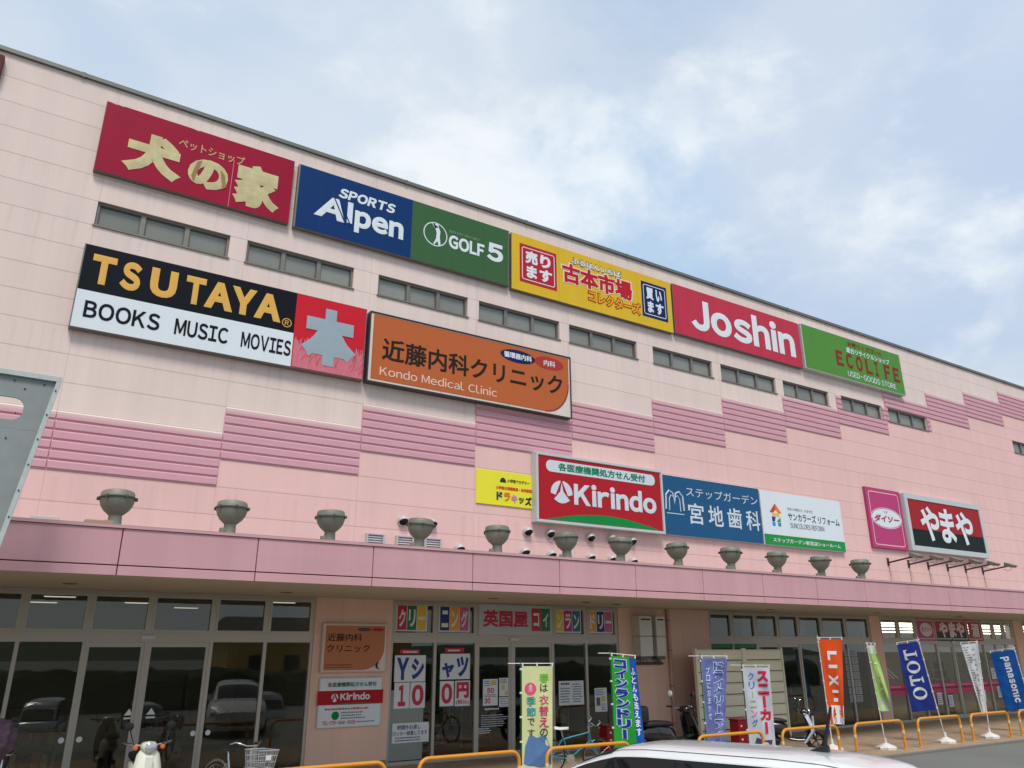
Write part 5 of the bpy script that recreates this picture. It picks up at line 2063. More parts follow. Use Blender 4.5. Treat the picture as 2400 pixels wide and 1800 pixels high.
def serifO(b, u0, u1, v0, v1, m):
    n = 32
    vs, fs = [], []
    for k in range(n):
        a = 2 * math.pi * k / n
        vs.append(((u0 + u1) / 2 + (u1 - u0) / 2 * math.cos(a), (v0 + v1) / 2 + (v1 - v0) / 2 * math.sin(a)))
    for k in range(n):
        a = 2 * math.pi * k / n
        vs.append(((u0 + u1) / 2 + (u1 - u0) / 2 * 0.80 * math.cos(a), (v0 + v1) / 2 + (v1 - v0) / 2 * 0.52 * math.sin(a)))
    for k in range(n):
        j = (k + 1) % n
        fs.append((k, j, n + j, n + k))
    b.put(vs, fs, m, 'lettering', 0.006)


serifT(b, 0.20, 0.78, 0.755, 0.905, C_WHITE)
serifO(b, 0.20, 0.78, 0.55, 0.735, C_WHITE)
serifT(b, 0.20, 0.78, 0.375, 0.525, C_WHITE)
serifO(b, 0.20, 0.78, 0.165, 0.35, C_WHITE)

# 8 narrow white banner
b = Banner('narrow white banner with faint grey print, tapering to its foot', (21.20, -4.1, 0), (21.45, -4.1, 2.66), 2.58, 0.62, 0.42, 0.10, -1, cl('offwhite', (208, 208, 206), 0.25), M_POLEW, 0.03, 5.0, lean_cloth=0.08)
for k in range(22):
    v = 0.94 - 0.036 * k
    b.put([(0.55 + 0.12 * math.sin(k), v), (0.85, v), (0.85, v + 0.016), (0.55 + 0.12 * math.sin(k), v + 0.016)], [(0, 1, 2, 3)], cl('faint_print', (130, 130, 132)), 'faint_print', 0.006)
    if k % 2:
        b.put([(0.2, v), (0.38, v), (0.38, v + 0.02), (0.2, v + 0.02)], [(0, 1, 2, 3)], cl('faint_print2', (160, 158, 158)), 'faint_print', 0.006)

# 9 bright blue banner at the right edge
b = Banner('bright blue banner with white lettering cut by the right edge of the picture', (23.95, -4.1, 0), (23.52, -4.1, 2.52), 2.40, 0.70, 0.66, 0.66, -1, cl('azure', (22, 84, 160)), M_POLEW, 0.02, 0.8, lean_cloth=0.16)
sp = 'Panasonic'
v = 0.90
for ch in sp:
    h = 0.082 if ch != 'i' else 0.035
    tall = ch in 'P'
    b.glyph(ch, 0.30 if True else 0, 0.66 if tall else 0.54, v - h, v, C_WHITE, 0.05, rot=1, mirror=True)
    v -= h + 0.012

# ------------------------------------------------------------------ bicycles
M_TYRE = mat('black_tyre', (28, 28, 28), 0.85, 0, 0.1, 12)
M_CHROME = mat('chrome', (206, 208, 208), 0.18, 0.9, 0.05)
M_BLACKP = mat('black_plastic', (24, 24, 25), 0.45, 0, 0.1, 8)
M_SEAT = mat('black_seat_vinyl', (30, 30, 32), 0.5, 0, 0.1, 6)


def wheel(t, x, r, tw=0.018, name='wheel', spokes=14, disc=None, rim_m=None):
    q = MB()
    q.tube([(x + r * math.cos(2 * math.pi * k / 32), 0, r + r * math.sin(2 * math.pi * k / 32) - 0.0) for k in range(32)], tw, 8, True)
    w = q.build(name, M_TYRE, t, 60)
    q = MB()
    rr_ = r - tw * 1.3
    q.tube([(x + rr_ * math.cos(2 * math.pi * k / 32), 0, r + rr_ * math.sin(2 * math.pi * k / 32)) for k in range(32)], tw * 0.5, 6, True)
    for k in range(spokes):
        a = 2 * math.pi * k / spokes
        q.tube([(x + 0.02 * math.cos(a), 0.02 * (-1) ** k, r + 0.02 * math.sin(a)), (x + rr_ * math.cos(a + 0.15), 0, r + rr_ * math.sin(a + 0.15))], 0.0022 if not disc else 0.014, 4)
    q.lathe([(0.025, -0.04), (0.03, -0.02), (0.03, 0.02), (0.025, 0.04)], (x, 0, r), 10, 'Y')
    q.build('rim', rim_m or M_CHROME, w, 60)
    return w


def bicycle(label, frame_m, saddle_m, basket=False, city=False, cover=False):
    t = local(thing('bicycle', label, 'bicycle', (0, 0, 0)))
    r = 0.33
    xr, xf = -0.52, 0.54
    wheel(t, xr, r)
    wheel(t, xf, r)
    bb = (-0.08, 0, 0.29)
    sl = (-0.24, 0, 0.72)
    h1, h2 = (0.34, 0, 0.78), (0.38, 0, 0.62)
    q = MB()
    if city:
        q.tube([h2, (0.1, 0, 0.42), bb], 0.02, 8)
        q.tube([h1, (0.12, 0, 0.52), (-0.16, 0, 0.5)], 0.016, 8)
    else:
        q.tube([h1, (sl[0] + 0.02, 0, 0.66)], 0.017, 8)
        q.tube([h2, bb], 0.019, 8)
    q.tube([bb, sl], 0.017, 8)
    for s in (-1, 1):
        q.tube([(sl[0], s * 0.02, 0.66), (xr, s * 0.06, r)], 0.010, 6)
        q.tube([(bb[0], s * 0.03, bb[2]), (xr, s * 0.06, r)], 0.010, 6)
    q.tube([h1, h2], 0.022, 8)
    q.build('frame', frame_m, t, 50)
    q = MB()
    for s in (-1, 1):
        q.tube([(h2[0], s * 0.05, h2[2] - 0.02), (0.45, s * 0.055, 0.48), (xf, s * 0.055, r)], 0.012, 6)
    q.box(h2[0] - 0.02, h2[0] + 0.03, -0.055, 0.055, h2[2] - 0.04, h2[2] - 0.01)
    q.build('fork', frame_m if not city else M_CHROME, t, 50)
    q = MB()
    hz = 0.98 if city else 0.93
    q.tube([h1, (0.32, 0, hz - 0.05)], 0.013, 8)
    if city:
        q.tube([(0.12, -0.27, hz), (0.22, -0.24, hz + 0.03), (0.33, -0.10, hz - 0.02), (0.33, 0.10, hz - 0.02), (0.22, 0.24, hz + 0.03), (0.12, 0.27, hz)], 0.012, 8)
    else:
        q.tube([(0.42, -0.28, hz), (0.42, -0.1, hz), (0.32, 0, hz - 0.05), (0.42, 0.1, hz), (0.42, 0.28, hz)], 0.014, 8)
        for s in (-1, 1):
            q.tube([(0.42, s * 0.26, hz), (0.50, s * 0.27, hz + 0.08), (0.47, s * 0.27, hz + 0.12)], 0.013, 6)
            q.tube([(0.44, s * 0.18, hz), (0.52, s * 0.20, hz - 0.04)], 0.01, 6)
    q.build('handlebar', M_CHROME, t, 50)
    q = MB()
    for s in (-1, 1):
        q.tube([(0.12 if city else 0.42, s * 0.27, hz), ((0.02 if city else 0.42), s * (0.28 if city else 0.34), hz - (0.01 if city else 0))], 0.018, 8)
    q.build('grip', M_BLACKP, t)
    q = MB()
    q.tube([sl, (sl[0] - 0.03, 0, 0.84)], 0.013, 8)
    q.build('seat_post', M_CHROME, t)
    q = MB()
    prof = [(-0.17, 0.075), (-0.13, 0.085), (-0.05, 0.06), (0.05, 0.028), (0.12, 0.022), (0.15, 0.012)]
    vs, fs = [], []
    for x, w in prof:
        for a, b in ((-1, 0.0), (-0.7, 0.035), (0, 0.045), (0.7, 0.035), (1, 0.0), (0, -0.015)):
            vs.append((sl[0] - 0.02 + x, a * w, 0.85 + b + (0.015 if x < -0.1 else 0)))
    for i in range(5):
        for k in range(6):
            fs.append((i * 6 + k, i * 6 + (k + 1) % 6, (i + 1) * 6 + (k + 1) % 6, (i + 1) * 6 + k))
    fs += [tuple(range(6)), tuple(range(30, 36))]
    q.add(vs, fs)
    q.build('saddle', saddle_m, t, 60)
    q = MB()
    q.lathe([(0.09, -0.006), (0.09, 0.006)], (bb[0], -0.05, bb[2]), 18, 'Y')
    q.tube([(bb[0], -0.06, bb[2]), (bb[0] + 0.12, -0.07, bb[2] - 0.12)], 0.010, 6)
    q.tube([(bb[0], 0.06, bb[2]), (bb[0] - 0.12, 0.07, bb[2] + 0.12)], 0.010, 6)
    q.cbox(bb[0] + 0.08, bb[0] + 0.17, -0.15, -0.07, bb[2] - 0.14, bb[2] - 0.11, 0.005)
    q.cbox(bb[0] - 0.17, bb[0] - 0.08, 0.07, 0.15, bb[2] + 0.11, bb[2] + 0.14, 0.005)
    q.build('crank', M_CHROME, t)
    if city:
        q = MB()
        for x in (xr, xf):
            q.tube([(x + 0.37 * math.cos(R(a)), 0, r + 0.37 * math.sin(R(a))) for a in range(20 if x == xf else 30, 171, 15)], 0.02, 6)
        q.build('mudguard', M_CHROME, t)
    if basket:
        q = MB()
        x0, x1, z0, z1 = 0.44, 0.74, 0.66, 0.92
        for z, g in ((z0, 0.0), (z0 + 0.09, 0.012), (z0 + 0.18, 0.024), (z1, 0.036)):
            q.tube([(x0 - g, -0.15 - g, z), (x1 + g, -0.15 - g, z), (x1 + g, 0.15 + g, z), (x0 - g, 0.15 + g, z)], 0.006 if z < z1 else 0.010, 6, True)
        for k in range(9):
            f_ = k / 8
            for s in (-1, 1):
                q.tube([(x0 + (x1 - x0) * f_, s * 0.15, z0), (x0 + (x1 - x0) * f_, s * 0.186, z1)], 0.004, 5)
            y = -0.15 + 0.30 * f_
            q.tube([(x1, y, z0), (x1 + 0.036, y * 1.2, z1)], 0.004, 5)
            q.tube([(x0, y, z0), (x0 - 0.036, y * 1.2, z1)], 0.004, 5)
            q.tube([(x0 + (x1 - x0) * f_, -0.15, z0), (x0 + (x1 - x0) * f_, 0.15, z0)], 0.004, 5)
        q.build('basket', mat('basket_wire', (190, 192, 190), 0.35, 0.5), t)
        q = MB()
        q.cbox(x1 + 0.03, x1 + 0.045, -0.05, 0.05, 0.78, 0.85, 0.004)
        q.build('basket_tag', M_WHITE, t)
    return t


o = bicycle('teal bicycle with a white saddle parked behind the hoop barrier in front of the laundry', mat('teal_paint', (28, 130, 150), 0.3, 0.2, 0.06), mat('white_saddle', (220, 220, 214), 0.5))
o.location = (7.14, -3.0, 0.0)
o.rotation_euler = (R(4), 0, R(-18))
o = bicycle('silver city bicycle with a wire front basket standing left of the first hoop barrier', mat('silver_paint', (150, 156, 158), 0.3, 0.5, 0.06), M_SEAT, True, True)
o.location = (0.22, -3.15, 0.0)
o.rotation_euler = (R(-3), 0, R(-68))
o = bicycle('silver city bicycle with a rain cape over its basket at the far left edge', mat('dark_silver_paint', (120, 124, 128), 0.3, 0.5, 0.06), M_SEAT, False, True)
o.location = (-3.22, -2.35, 0.0)
o.rotation_euler = (R(-3), 0, R(-62))
# plum rain cape lying over the bars of that bicycle
q = MB()
bm = bmesh.new()
bmesh.ops.create_icosphere(bm, subdivisions=4, radius=1.0)
from mathutils import noise as mnoise
for v in bm.verts:
    p = v.co.copy()
    k = 1 + 0.22 * mnoise.noise(p * 2.3) + 0.13 * mnoise.noise(p * 5.1) + 0.05 * mnoise.noise(p * 11)
    v.co = Vector((p.x * 0.27 * k, p.y * 0.24 * k, p.z * 0.27 * k * (1.25 if p.z < 0 else 1)))
bm.verts.index_update()
q.add([(v.co.x - 3.17, v.co.y - 2.62, v.co.z + 1.19) for v in bm.verts], [[v.index for v in f.verts] for f in bm.faces])
bm.free()
mc = mat('plum_cape', (92, 70, 84), 0.7, 0, 0.9, 14)
tag(q.build('rain_cape', mc, None, 60), 'crumpled plum coloured rain cape over the bicycle at the far left edge', 'rain cape')


# ------------------------------------------------------------------ scooters
def loft(q, secs, mi=0):
    """closed rings of equal length joined in a row"""
    n = len(secs[0])
    vs = [p for s in secs for p in s]
    fs = []
    for i in range(len(secs) - 1):
        for k in range(n):
            j = (k + 1) % n
            fs.append((i * n + k, i * n + j, (i + 1) * n + j, (i + 1) * n + k))
    fs += [tuple(range(n)), tuple(range((len(secs) - 1) * n, len(secs) * n))]
    q.add(vs, fs, mi)


def ring(x, w, z0, z1, n=12, p=2.6, tilt=0.0):
    o = []
    for k in range(n):
        a = 2 * math.pi * k / n
        c, s = math.cos(a), math.sin(a)
        y = math.copysign(abs(c) ** (2 / p), c) * w
        z = math.copysign(abs(s) ** (2 / p), s)
        zz = (z0 + z1) / 2 + z * (z1 - z0) / 2
        o.append((x + tilt * (zz - (z0 + z1) / 2), y, zz))
    return o


def scooter(label, body_m, seat_m, inner_m, box=False, mirror_glare=False, shield_m=None, ind_m=None, rim_m=None):
    shield_m = shield_m or body_m
    t = local(thing('scooter', label, 'scooter', (0, 0, 0), 'scooters parked on the pavement'))
    wheel(t, -0.62, 0.235, 0.045, 'wheel', 5, True, rim_m)
    wheel(t, 0.62, 0.235, 0.045, 'wheel', 5, True, rim_m)
    q = MB()
    loft(q, [ring(-0.95, 0.06, 0.52, 0.64), ring(-0.85, 0.11, 0.46, 0.70), ring(-0.6, 0.16, 0.42, 0.73), ring(-0.3, 0.17, 0.34, 0.72), ring(-0.12, 0.15, 0.24, 0.66), ring(-0.05, 0.13, 0.22, 0.40)])
    loft(q, [ring(-0.08, 0.13, 0.22, 0.33), ring(0.12, 0.16, 0.20, 0.30), ring(0.30, 0.16, 0.20, 0.31)])
    q.build('rear_body', body_m, t, 50)
    q = MB()
    # leg shield: swept plate, wide in the middle
    rows = [(0.30, 0.20, 0.12), (0.38, 0.20, 0.22), (0.52, 0.21, 0.42), (0.47, 0.205, 0.62), (0.40, 0.17, 0.80), (0.37, 0.11, 0.88)]
    vs, fs = [], []
    m = 7
    for x, w, z in rows:
        z += 0.06
        for k in range(m):
            u = -1 + 2 * k / (m - 1)
            vs.append((x + 0.10 * (1 - u * u), u * w, z))
    for x, w, z in rows:
        z += 0.06
        for k in range(m):
            u = -1 + 2 * k / (m - 1)
            vs.append((x - 0.04 + 0.08 * (1 - u * u), u * w * 0.97, z))
    nr = len(rows)
    for i in range(nr - 1):
        for k in range(m - 1):
            fs.append((i * m + k, i * m + k + 1, (i + 1) * m + k + 1, (i + 1) * m + k))
            o2 = nr * m
            fs.append((o2 + i * m + k, o2 + (i + 1) * m + k, o2 + (i + 1) * m + k + 1, o2 + i * m + k + 1))
        for k in (0, m - 1):
            fs.append((i * m + k, (i + 1) * m + k, nr * m + (i + 1) * m + k, nr * m + i * m + k))
    for k in range(m - 1):
        fs.append(((nr - 1) * m + k, (nr - 1) * m + k + 1, nr * m + (nr - 1) * m + k + 1, nr * m + (nr - 1) * m + k))
    q.add(vs, fs)
    q.build('leg_shield', shield_m, t, 60)
    q = MB()
    q.cbox(0.575, 0.61, -0.055, 0.055, 0.30, 0.86, 0.015)
    q.build('front_panel', shield_m, t)
    q = MB()
    loft(q, [ring(0.36, 0.05, 0.42, 0.47), ring(0.5, 0.09, 0.44, 0.53), ring(0.66, 0.09, 0.42, 0.53), ring(0.82, 0.06, 0.30, 0.42), ring(0.88, 0.03, 0.24, 0.30)])
    q.build('front_mudguard', inner_m, t, 60)
    q = MB()
    for s in (-1, 1):
        q.tube([(0.46, s * 0.06, 0.60), (0.62, s * 0.07, 0.24)], 0.02, 8)
    q.tube([(0.46, 0, 0.55), (0.34, 0, 0.96)], 0.025, 8)
    q.tube([(-0.3, 0.1, 0.25), (-0.62, 0.1, 0.24)], 0.05, 8)
    q.tube([(-0.35, -0.16, 0.22), (-0.9, -0.17, 0.32)], [0.03, 0.055], 10)
    q.build('fork', inner_m, t, 50)
    q = MB()
    loft(q, [ring(-0.92, 0.09, 0.70, 0.76), ring(-0.8, 0.13, 0.69, 0.81), ring(-0.5, 0.15, 0.69, 0.81), ring(-0.25, 0.14, 0.68, 0.79), ring(-0.10, 0.09, 0.68, 0.75)])
    q.build('seat', seat_m, t, 60)
    q = MB()
    loft(q, [ring(0.26, 0.08, 0.92, 1.00), ring(0.32, 0.13, 0.90, 1.05), ring(0.42, 0.12, 0.88, 1.05), ring(0.50, 0.085, 0.90, 1.02)])
    q.build('headset_cover', body_m, t, 60)
    q = MB()
    q.tube([(0.22, -0.34, 1.02), (0.32, -0.12, 0.99), (0.32, 0.12, 0.99), (0.22, 0.34, 1.02)], 0.014, 8)
    q.build('handlebar', M_CHROME, t)
    for s in (-1, 1):
        q = MB()
        q.tube([(0.25, s * 0.25, 1.01), (0.20, s * 0.37, 1.025)], 0.019, 8)
        q.tube([(0.30, s * 0.20, 1.01), (0.30, s * 0.36, 1.03)], 0.006, 5)
        q.build('grip', M_BLACKP, t)
        q = MB()
        q.lathe([(0.02, 0.0), (0.036, 0.012), (0.036, 0.05), (0.02, 0.068)], (0.36, s * 0.20, 0.965), 12, 'X')
        q.build('indicator', ind_m or mat('amber_lens', (222, 110, 40), 0.2), t, 40)
        q = MB()
        q.tube([(0.27, s * 0.22, 1.02), (0.27, s * 0.27, 1.15), (0.26, s * 0.30, 1.24)], 0.008, 6)
        mr = q.build('mirror', M_BLACKP, t)
        q = MB()
        q.lathe([(0.01, -0.022), (0.05, -0.018), (0.064, -0.004), (0.064, 0.008), (0.058, 0.010)], (0.26, s * 0.31, 1.27), 18, 'X')
        q.build('mirror_shell', M_WHITE if mirror_glare and s > 0 else M_BLACKP, mr, 40)  # glare on the one mirror is put into its white shell colour
        q = MB()
        q.lathe([(0.056, 0.0), (0.056, -0.004)], (0.247, s * 0.31, 1.27), 18, 'X')
        q.build('mirror_glass', M_CHROME, mr)
    q = MB()
    q.lathe([(0.075, 0.0), (0.082, 0.02), (0.08, 0.05), (0.06, 0.065), (0.01, 0.072)], (0.47, 0, 0.965), 20, 'X')
    q.build('headlight', mat('headlamp_glass', (190, 196, 198), 0.08, 0.5, 0.04), t, 40)
    q = MB()
    q.cbox(-1.0, -0.94, -0.07, 0.07, 0.56, 0.64, 0.01)
    q.build('tail_light', mat('tail_red', (150, 24, 22), 0.25), t)
    if box:
        q = MB()
        q.cbox(-1.25, -0.88, -0.19, 0.19, 0.79, 1.10, 0.06)
        q.build('carrier_box', M_BLACKP, t, 40)
    q = MB()
    q.tube([(-0.28, 0.12, 0.22), (-0.36, 0.22, 0.0)], 0.012, 6)
    q.tube([(-0.28, -0.12, 0.22), (-0.36, -0.22, 0.0)], 0.012, 6)
    q.build('stand', inner_m, t)
    return t


o = scooter('cream white scooter with orange indicators parked facing the car park before the left shop', mat('cream_paint', (232, 232, 214), 0.25, 0, 0.04, 3, 0, (1, 1, 1), 0.5), M_SEAT, mat('dark_metal', (62, 62, 62), 0.4, 0.5))
o.location = (-1.06, -2.40, 0)
o.rotation_euler = (0, 0, R(-90))
o = scooter('black scooter with a rear box parked behind the white car', mat('black_paint', (26, 26, 28), 0.22, 0, 0.04, 3, 0, (1, 1, 1), 0.5), M_SEAT, MATS['dark_metal'], True, True, None, mat('smoke_lens', (60, 44, 34), 0.2), MATS['dark_metal'])
o.location = (10.12, -2.9, 0)
o.rotation_euler = (0, 0, R(4))
o.scale = (1.12, 1.12, 1.12)
o = scooter('black scooter with a silver front shield behind the hoop barrier right of the beige screen', MATS['black_paint'], M_SEAT, MATS['black_plastic'], shield_m=mat('silver_panel', (196, 202, 214), 0.25, 0.1, 0.04, 3, 0, (1, 1, 1), 0.5), ind_m=MATS['smoke_lens'], rim_m=MATS['dark_metal'])
o.location = (14.32, -2.75, 0)
o.rotation_euler = (0, 0, R(-40))
o.scale = (0.95, 0.95, 0.92)

# ------------------------------------------------------------------ beige shed and red boxes by the wall
t = thing('slatted_screen', 'wide beige screen of horizontal boards standing before the wall, behind two banners', 'screen', (14.65, -0.95, 0))
M_SHED = mat('screen_beige', (234, 228, 198), 0.6, 0, 0.12, 1.6, 0, (1, 1, 0.4))
M_SHEDD = mat('screen_gap', (120, 112, 90), 0.8)
q = MB()
q.box(12.90, 16.40, -0.94, -0.90, 0.05, 2.40)
q.build('core', M_SHEDD, t)
q = MB()
for i in range(8):
    z = 0.05 + i * 0.298
    for a, b_ in ((12.93, 14.70), (14.86, 16.38)):
        dz = 0.004 * ((i * 5) % 3 - 1)
        q.cbox(a, b_, -0.985, -0.942, z + dz, z + 0.25, 0.012)
        q.cbox(a, b_, -1.0, -0.942, z + 0.252, z + 0.276, 0.006)
q.build('boards', M_SHED, t, 30)
q = MB()
q.cbox(14.705, 14.855, -1.01, -0.94, 0.0, 2.45, 0.015)
q.cbox(12.86, 12.925, -1.0, -0.89, 0.0, 2.44, 0.01)
q.cbox(16.385, 16.45, -1.0, -0.89, 0.0, 2.46, 0.01)
q.build('post', M_SHED, t)
q = MB()
for x in (13.2, 14.78, 16.1):
    q.box(x - 0.04, x + 0.04, -0.888, -0.35, 0.0, 0.05)
    q.tube([(x, -0.89, 1.6), (x, -0.4, 0.05)], 0.02, 6)
q.build('brace', M_SHEDD, t)

M_RED = mat('red_box_paint', (150, 22, 34), 0.35, 0, 0.12, 4)
for x, y, n_ in ((9.62, -1.2, 'dark red metal box with pale studs behind the black scooter seat'), (13.55, -1.75, 'dark red metal box with pale studs in front of the beige screen')):
    t = thing('metal_box', n_, 'box', (x, y, 0), 'dark red metal boxes by the wall')
    q = MB()
    q.cbox(x - 0.24, x + 0.24, y - 0.16, y + 0.16, 0.06, 0.64, 0.02)
    q.build('body', M_RED, t)
    q = MB()
    q.cbox(x - 0.25, x + 0.25, y - 0.17, y + 0.17, 0.642, 0.69, 0.015)
    q.build('lid', M_RED, t)
    q = MB()
    for z in (0.2, 0.36, 0.52):
        q.lathe([(0.028, 0.0), (0.022, -0.014)], (x - 0.14, y - 0.16, z), 12, 'Y')
    q.build('stud', M_WHITE, t)
    q = MB()
    for sx in (-1, 1):
        for sy in (-1, 1):
            q.box(x + sx * 0.2 - 0.02, x + sx * 0.2 + 0.02, y + sy * 0.12 - 0.02, y + sy * 0.12 + 0.02, 0, 0.06)
    q.build('feet', M_BLACKP, t)

# ------------------------------------------------------------------ cars
def lerp_tab(x, xs, ys):
    for i in range(len(xs) - 1):
        if xs[i] >= x >= xs[i + 1]:
            t = (xs[i] - x) / (xs[i] - xs[i + 1])
            t = t
            return ys[i] + (ys[i + 1] - ys[i]) * t
    return ys[0] if x > xs[0] else ys[-1]


def car(label, paint, prof, group=None, antenna=True, belt=0.96, cat='car'):
    """prof: stations of the upper body, front to rear: x, roof height, half width at the roof edge"""
    t = local(thing('parked_car', label, cat, (0, 0, 0), group))
    PX, PZ, PW = [p[0] for p in prof], [p[1] for p in prof], [p[2] for p in prof]
    nose, tail = prof[0][0] + 0.80, prof[-1][0] - 0.16
    if prof[0][0] > 1.8:
        nose = prof[0][0] + 0.22
    W = 0.87

    def zr(x):
        return lerp_tab(x, PX, PZ)

    def wr(x):
        return lerp_tab(x, PX, PW)

    def ws(x):      # plan outline of the lower body
        f = 1.0
        if x > nose - 0.6:
            f = 1 - 0.30 * ((x - nose + 0.6) / 0.6) ** 2.2
        if x < tail + 0.4:
            f = 1 - 0.16 * ((tail + 0.4 - x) / 0.4) ** 2
        return W * f

    def zb(x):      # height of the shoulder
        if x > PX[0]:
            u = (x - PX[0]) / (nose - PX[0])
            return belt + 0.02 - 0.30 * u ** 1.7
        return belt + 0.02 + 0.05 * min(1, (PX[0] - x) / 3.5)

    xs = [nose - 0.001, nose - 0.03, nose - 0.10, nose - 0.25, nose - 0.45, nose - 0.7]
    x = nose - 0.95
    while x > tail + 0.45:
        xs.append(x)
        x -= 0.22
    xs += [tail + 0.35, tail + 0.18, tail + 0.06, tail + 0.001]
    secs = []
    for x in xs:
        w, b = ws(x), zb(x)
        lo = 0.20 + (0.08 if x > nose - 0.05 or x < tail + 0.05 else 0)
        half = [(w * 0.90, lo), (w * 0.985, lo + 0.10), (w, 0.46), (w * 0.995, b - 0.25), (w * 0.97, b - 0.09), (w * 0.92, b - 0.015), (w * 0.84, b + 0.012), (w * 0.45, b + 0.035), (0, b + 0.04)]
        ringp = [(x, y, z) for y, z in half] + [(x, -y, z) for y, z in half[-2::-1]]
        secs.append(ringp)
    q = MB()
    loft(q, secs)
    # roof and pillars: upper body shell
    n = 44
    ax = [PX[0] + (PX[-1] - PX[0]) * i / n for i in range(n + 1)]
    m = 14

    def roofpt(x, u):
        z, w = zr(x), wr(x)
        h = min(1.0, max(0.02, (z - belt) / 0.45))
        return (x, u * w, z - h * (0.075 * abs(u) ** 5 + 0.022 * u * u))

    def side(x, z, s):
        """point on the side of the cabin at height z"""
        e = roofpt(x, 1.0)
        zbt = zb(x) - 0.01
        wb = ws(x) * 0.90
        if e[2] <= zbt + 0.01:
            return (x, s * e[1], z)
        k = (z - zbt) / (e[2] - zbt)
        return (x, s * (wb + (e[1] - wb) * (k ** 1.25)), z)
    vs, fs = [], []
    row = 2 * 4 + m + 1
    for x in ax:
        e = roofpt(x, 1.0)
        zbt = min(zb(x) - 0.01, e[2] - 0.001)
        pts = [side(x, zbt + (e[2] - zbt) * k / 4, 1) for k in range(4)]
        pts += [roofpt(x, 1 - 2 * k / m) for k in range(m + 1)]
        pts += [side(x, zbt + (e[2] - zbt) * (3 - k) / 4, -1) for k in range(4)]
        vs += pts
    for i in range(n):
        for k in range(row - 1):
            fs.append((i * row + k, i * row + k + 1, (i + 1) * row + k + 1, (i + 1) * row + k))
    fs.append(tuple(range(row)))
    fs.append(tuple(n * row + k for k in range(row)))
    q.add(vs, fs)
    body = q.build('body', paint, t, 38)
    M_TR0 = mat('car_black_trim', (18, 18, 19), 0.3, 0, 0.05)
    for s in (1, -1):
        g = MB()
        rx = [PX[0] - 0.75 + (PX[-4] - PX[0] + 0.95) * i / 20 for i in range(21)]
        vs = []
        for x in rx:
            for du in (0.835, 0.855):
                p = roofpt(x, s * du)
                vs.append((p[0], p[1], p[2] + 0.003))
        g.add(vs, [(2 * i, 2 * i + 1, 2 * i + 3, 2 * i + 2) for i in range(20)])
        g.build('roof_moulding', M_TR0, t)
    M_CG = mat('car_glass', (14, 17, 19), 0.04, 0, 0.02)
    M_TRIM = mat('car_black_trim', (18, 18, 19), 0.3, 0, 0.05)
    # windscreen and rear window lie 4 mm proud of the shell

    def glasspatch(xa, xb, ua, name, k=10):
        g = MB()
        vs, fs = [], []
        for i in range(k + 1):
            x = xa + (xb - xa) * i / k
            for j in range(m + 1):
                u = (1 - 2 * j / m) * ua
                p = roofpt(x, u)
                d = 0.005
                vs.append((p[0] + (d if name == 'windscreen' else -d) * 0.6, p[1], p[2] + d))
        for i in range(k):
            for j in range(m):
                a = i * (m + 1) + j
                fs.append((a, a + 1, a + m + 2, a + m + 1))
        g.add(vs, fs)
        return g.build(name, M_CG, t, 60)
    hdr = next(p[0] for p in prof if p[1] > prof[0][1] + 0.36)
    glasspatch(PX[0] - 0.06, hdr + 0.08, 0.90, 'windscreen')
    rh = prof[-2][0]
    glasspatch(rh + 0.05, PX[-1] + 0.02, 0.88, 'rear_window')

    # side glazing following the roof arch
    xf, xrr = PX[0] - 0.28, PX[-1] + 0.30

    def topz(x):
        e = roofpt(x, 1.0)[2] - 0.012
        if x < xrr + 0.9:      # the glass line falls towards the rear pillar
            k = (xrr + 0.9 - x) / 0.9
            e -= 0.20 * k ** 1.8
        return e

    def sidepatch(xa, xb, s, name, m_, off, lowpad, toppad):
        g = MB()
        k = 18
        vs, fs = [], []
        for i in range(k + 1):
            x = xa + (xb - xa) * i / k
            lo = zb(x) + lowpad
            hi = max(lo + 0.004, topz(x) - toppad)
            for j in range(4):
                p = side(x, lo + (hi - lo) * j / 3, s)
                vs.append((p[0], p[1] + s * off, p[2]))
        for i in range(k):
            for j in range(3):
                a = i * 4 + j
                fs.append((a, a + 1, a + 5, a + 4))
        g.add(vs, fs)
        return g.build(name, m_, t, 60)
    mid1 = (xf + xrr) / 2 + 0.22
    for s in (1, -1):
        tr = sidepatch(xf + 0.08, xrr, s, 'window_trim', M_TRIM, 0.004, -0.005, 0.0)
        sidepatch(xf - 0.04, mid1 + 0.05, s, 'side_window', M_CG, 0.009, 0.02, 0.022)
        sidepatch(mid1 - 0.05, xrr + 0.06, s, 'side_window', M_CG, 0.009, 0.02, 0.022)
        g = MB()
        xm = xf - 0.08
        p = side(xm, zb(xm) + 0.06, s)
        g.tube([(p[0], p[1] - s * 0.02, p[2]), (p[0] + 0.01, p[1] + s * 0.10, p[2] + 0.01)], 0.022, 8)
        loft(g, [[(p[0] - 0.05 + a[0] * 0.06, p[1] + s * (0.06 + 0.2 * k), p[2] + 0.03 + a[1] * 0.075 * (1 - 0.35 * k * k)) for a in ((1, 0), (.7, .8), (0, 1), (-.6, .9), (-.7, 0), (-.6, -.9), (0, -1), (.7, -.8))] for k in (0, 0.35, 0.7, 1.0)])
        g.build('door_mirror', paint, t, 50)
        for xm in (mid1 - 0.25, mid1 - 1.05):
            g = MB()
            p = side(xm, zb(xm), s)
            g.cbox(xm - 0.09, xm + 0.09, s * ws(xm) * 0.985 - 0.012, s * ws(xm) * 0.985 + 0.022, zb(xm) - 0.22, zb(xm) - 0.19, 0.006)
            g.build('door_handle', M_CHROME, t)
        # shut lines
        g = MB()
        for xm in (PX[0] - 0.35, mid1 - 0.02, mid1 - 0.95):
            zt = zb(xm) - 0.10
            g.box(xm - 0.003, xm + 0.003, s * ws(xm) * 0.985, s * ws(xm) * 1.001, 0.30, zt)
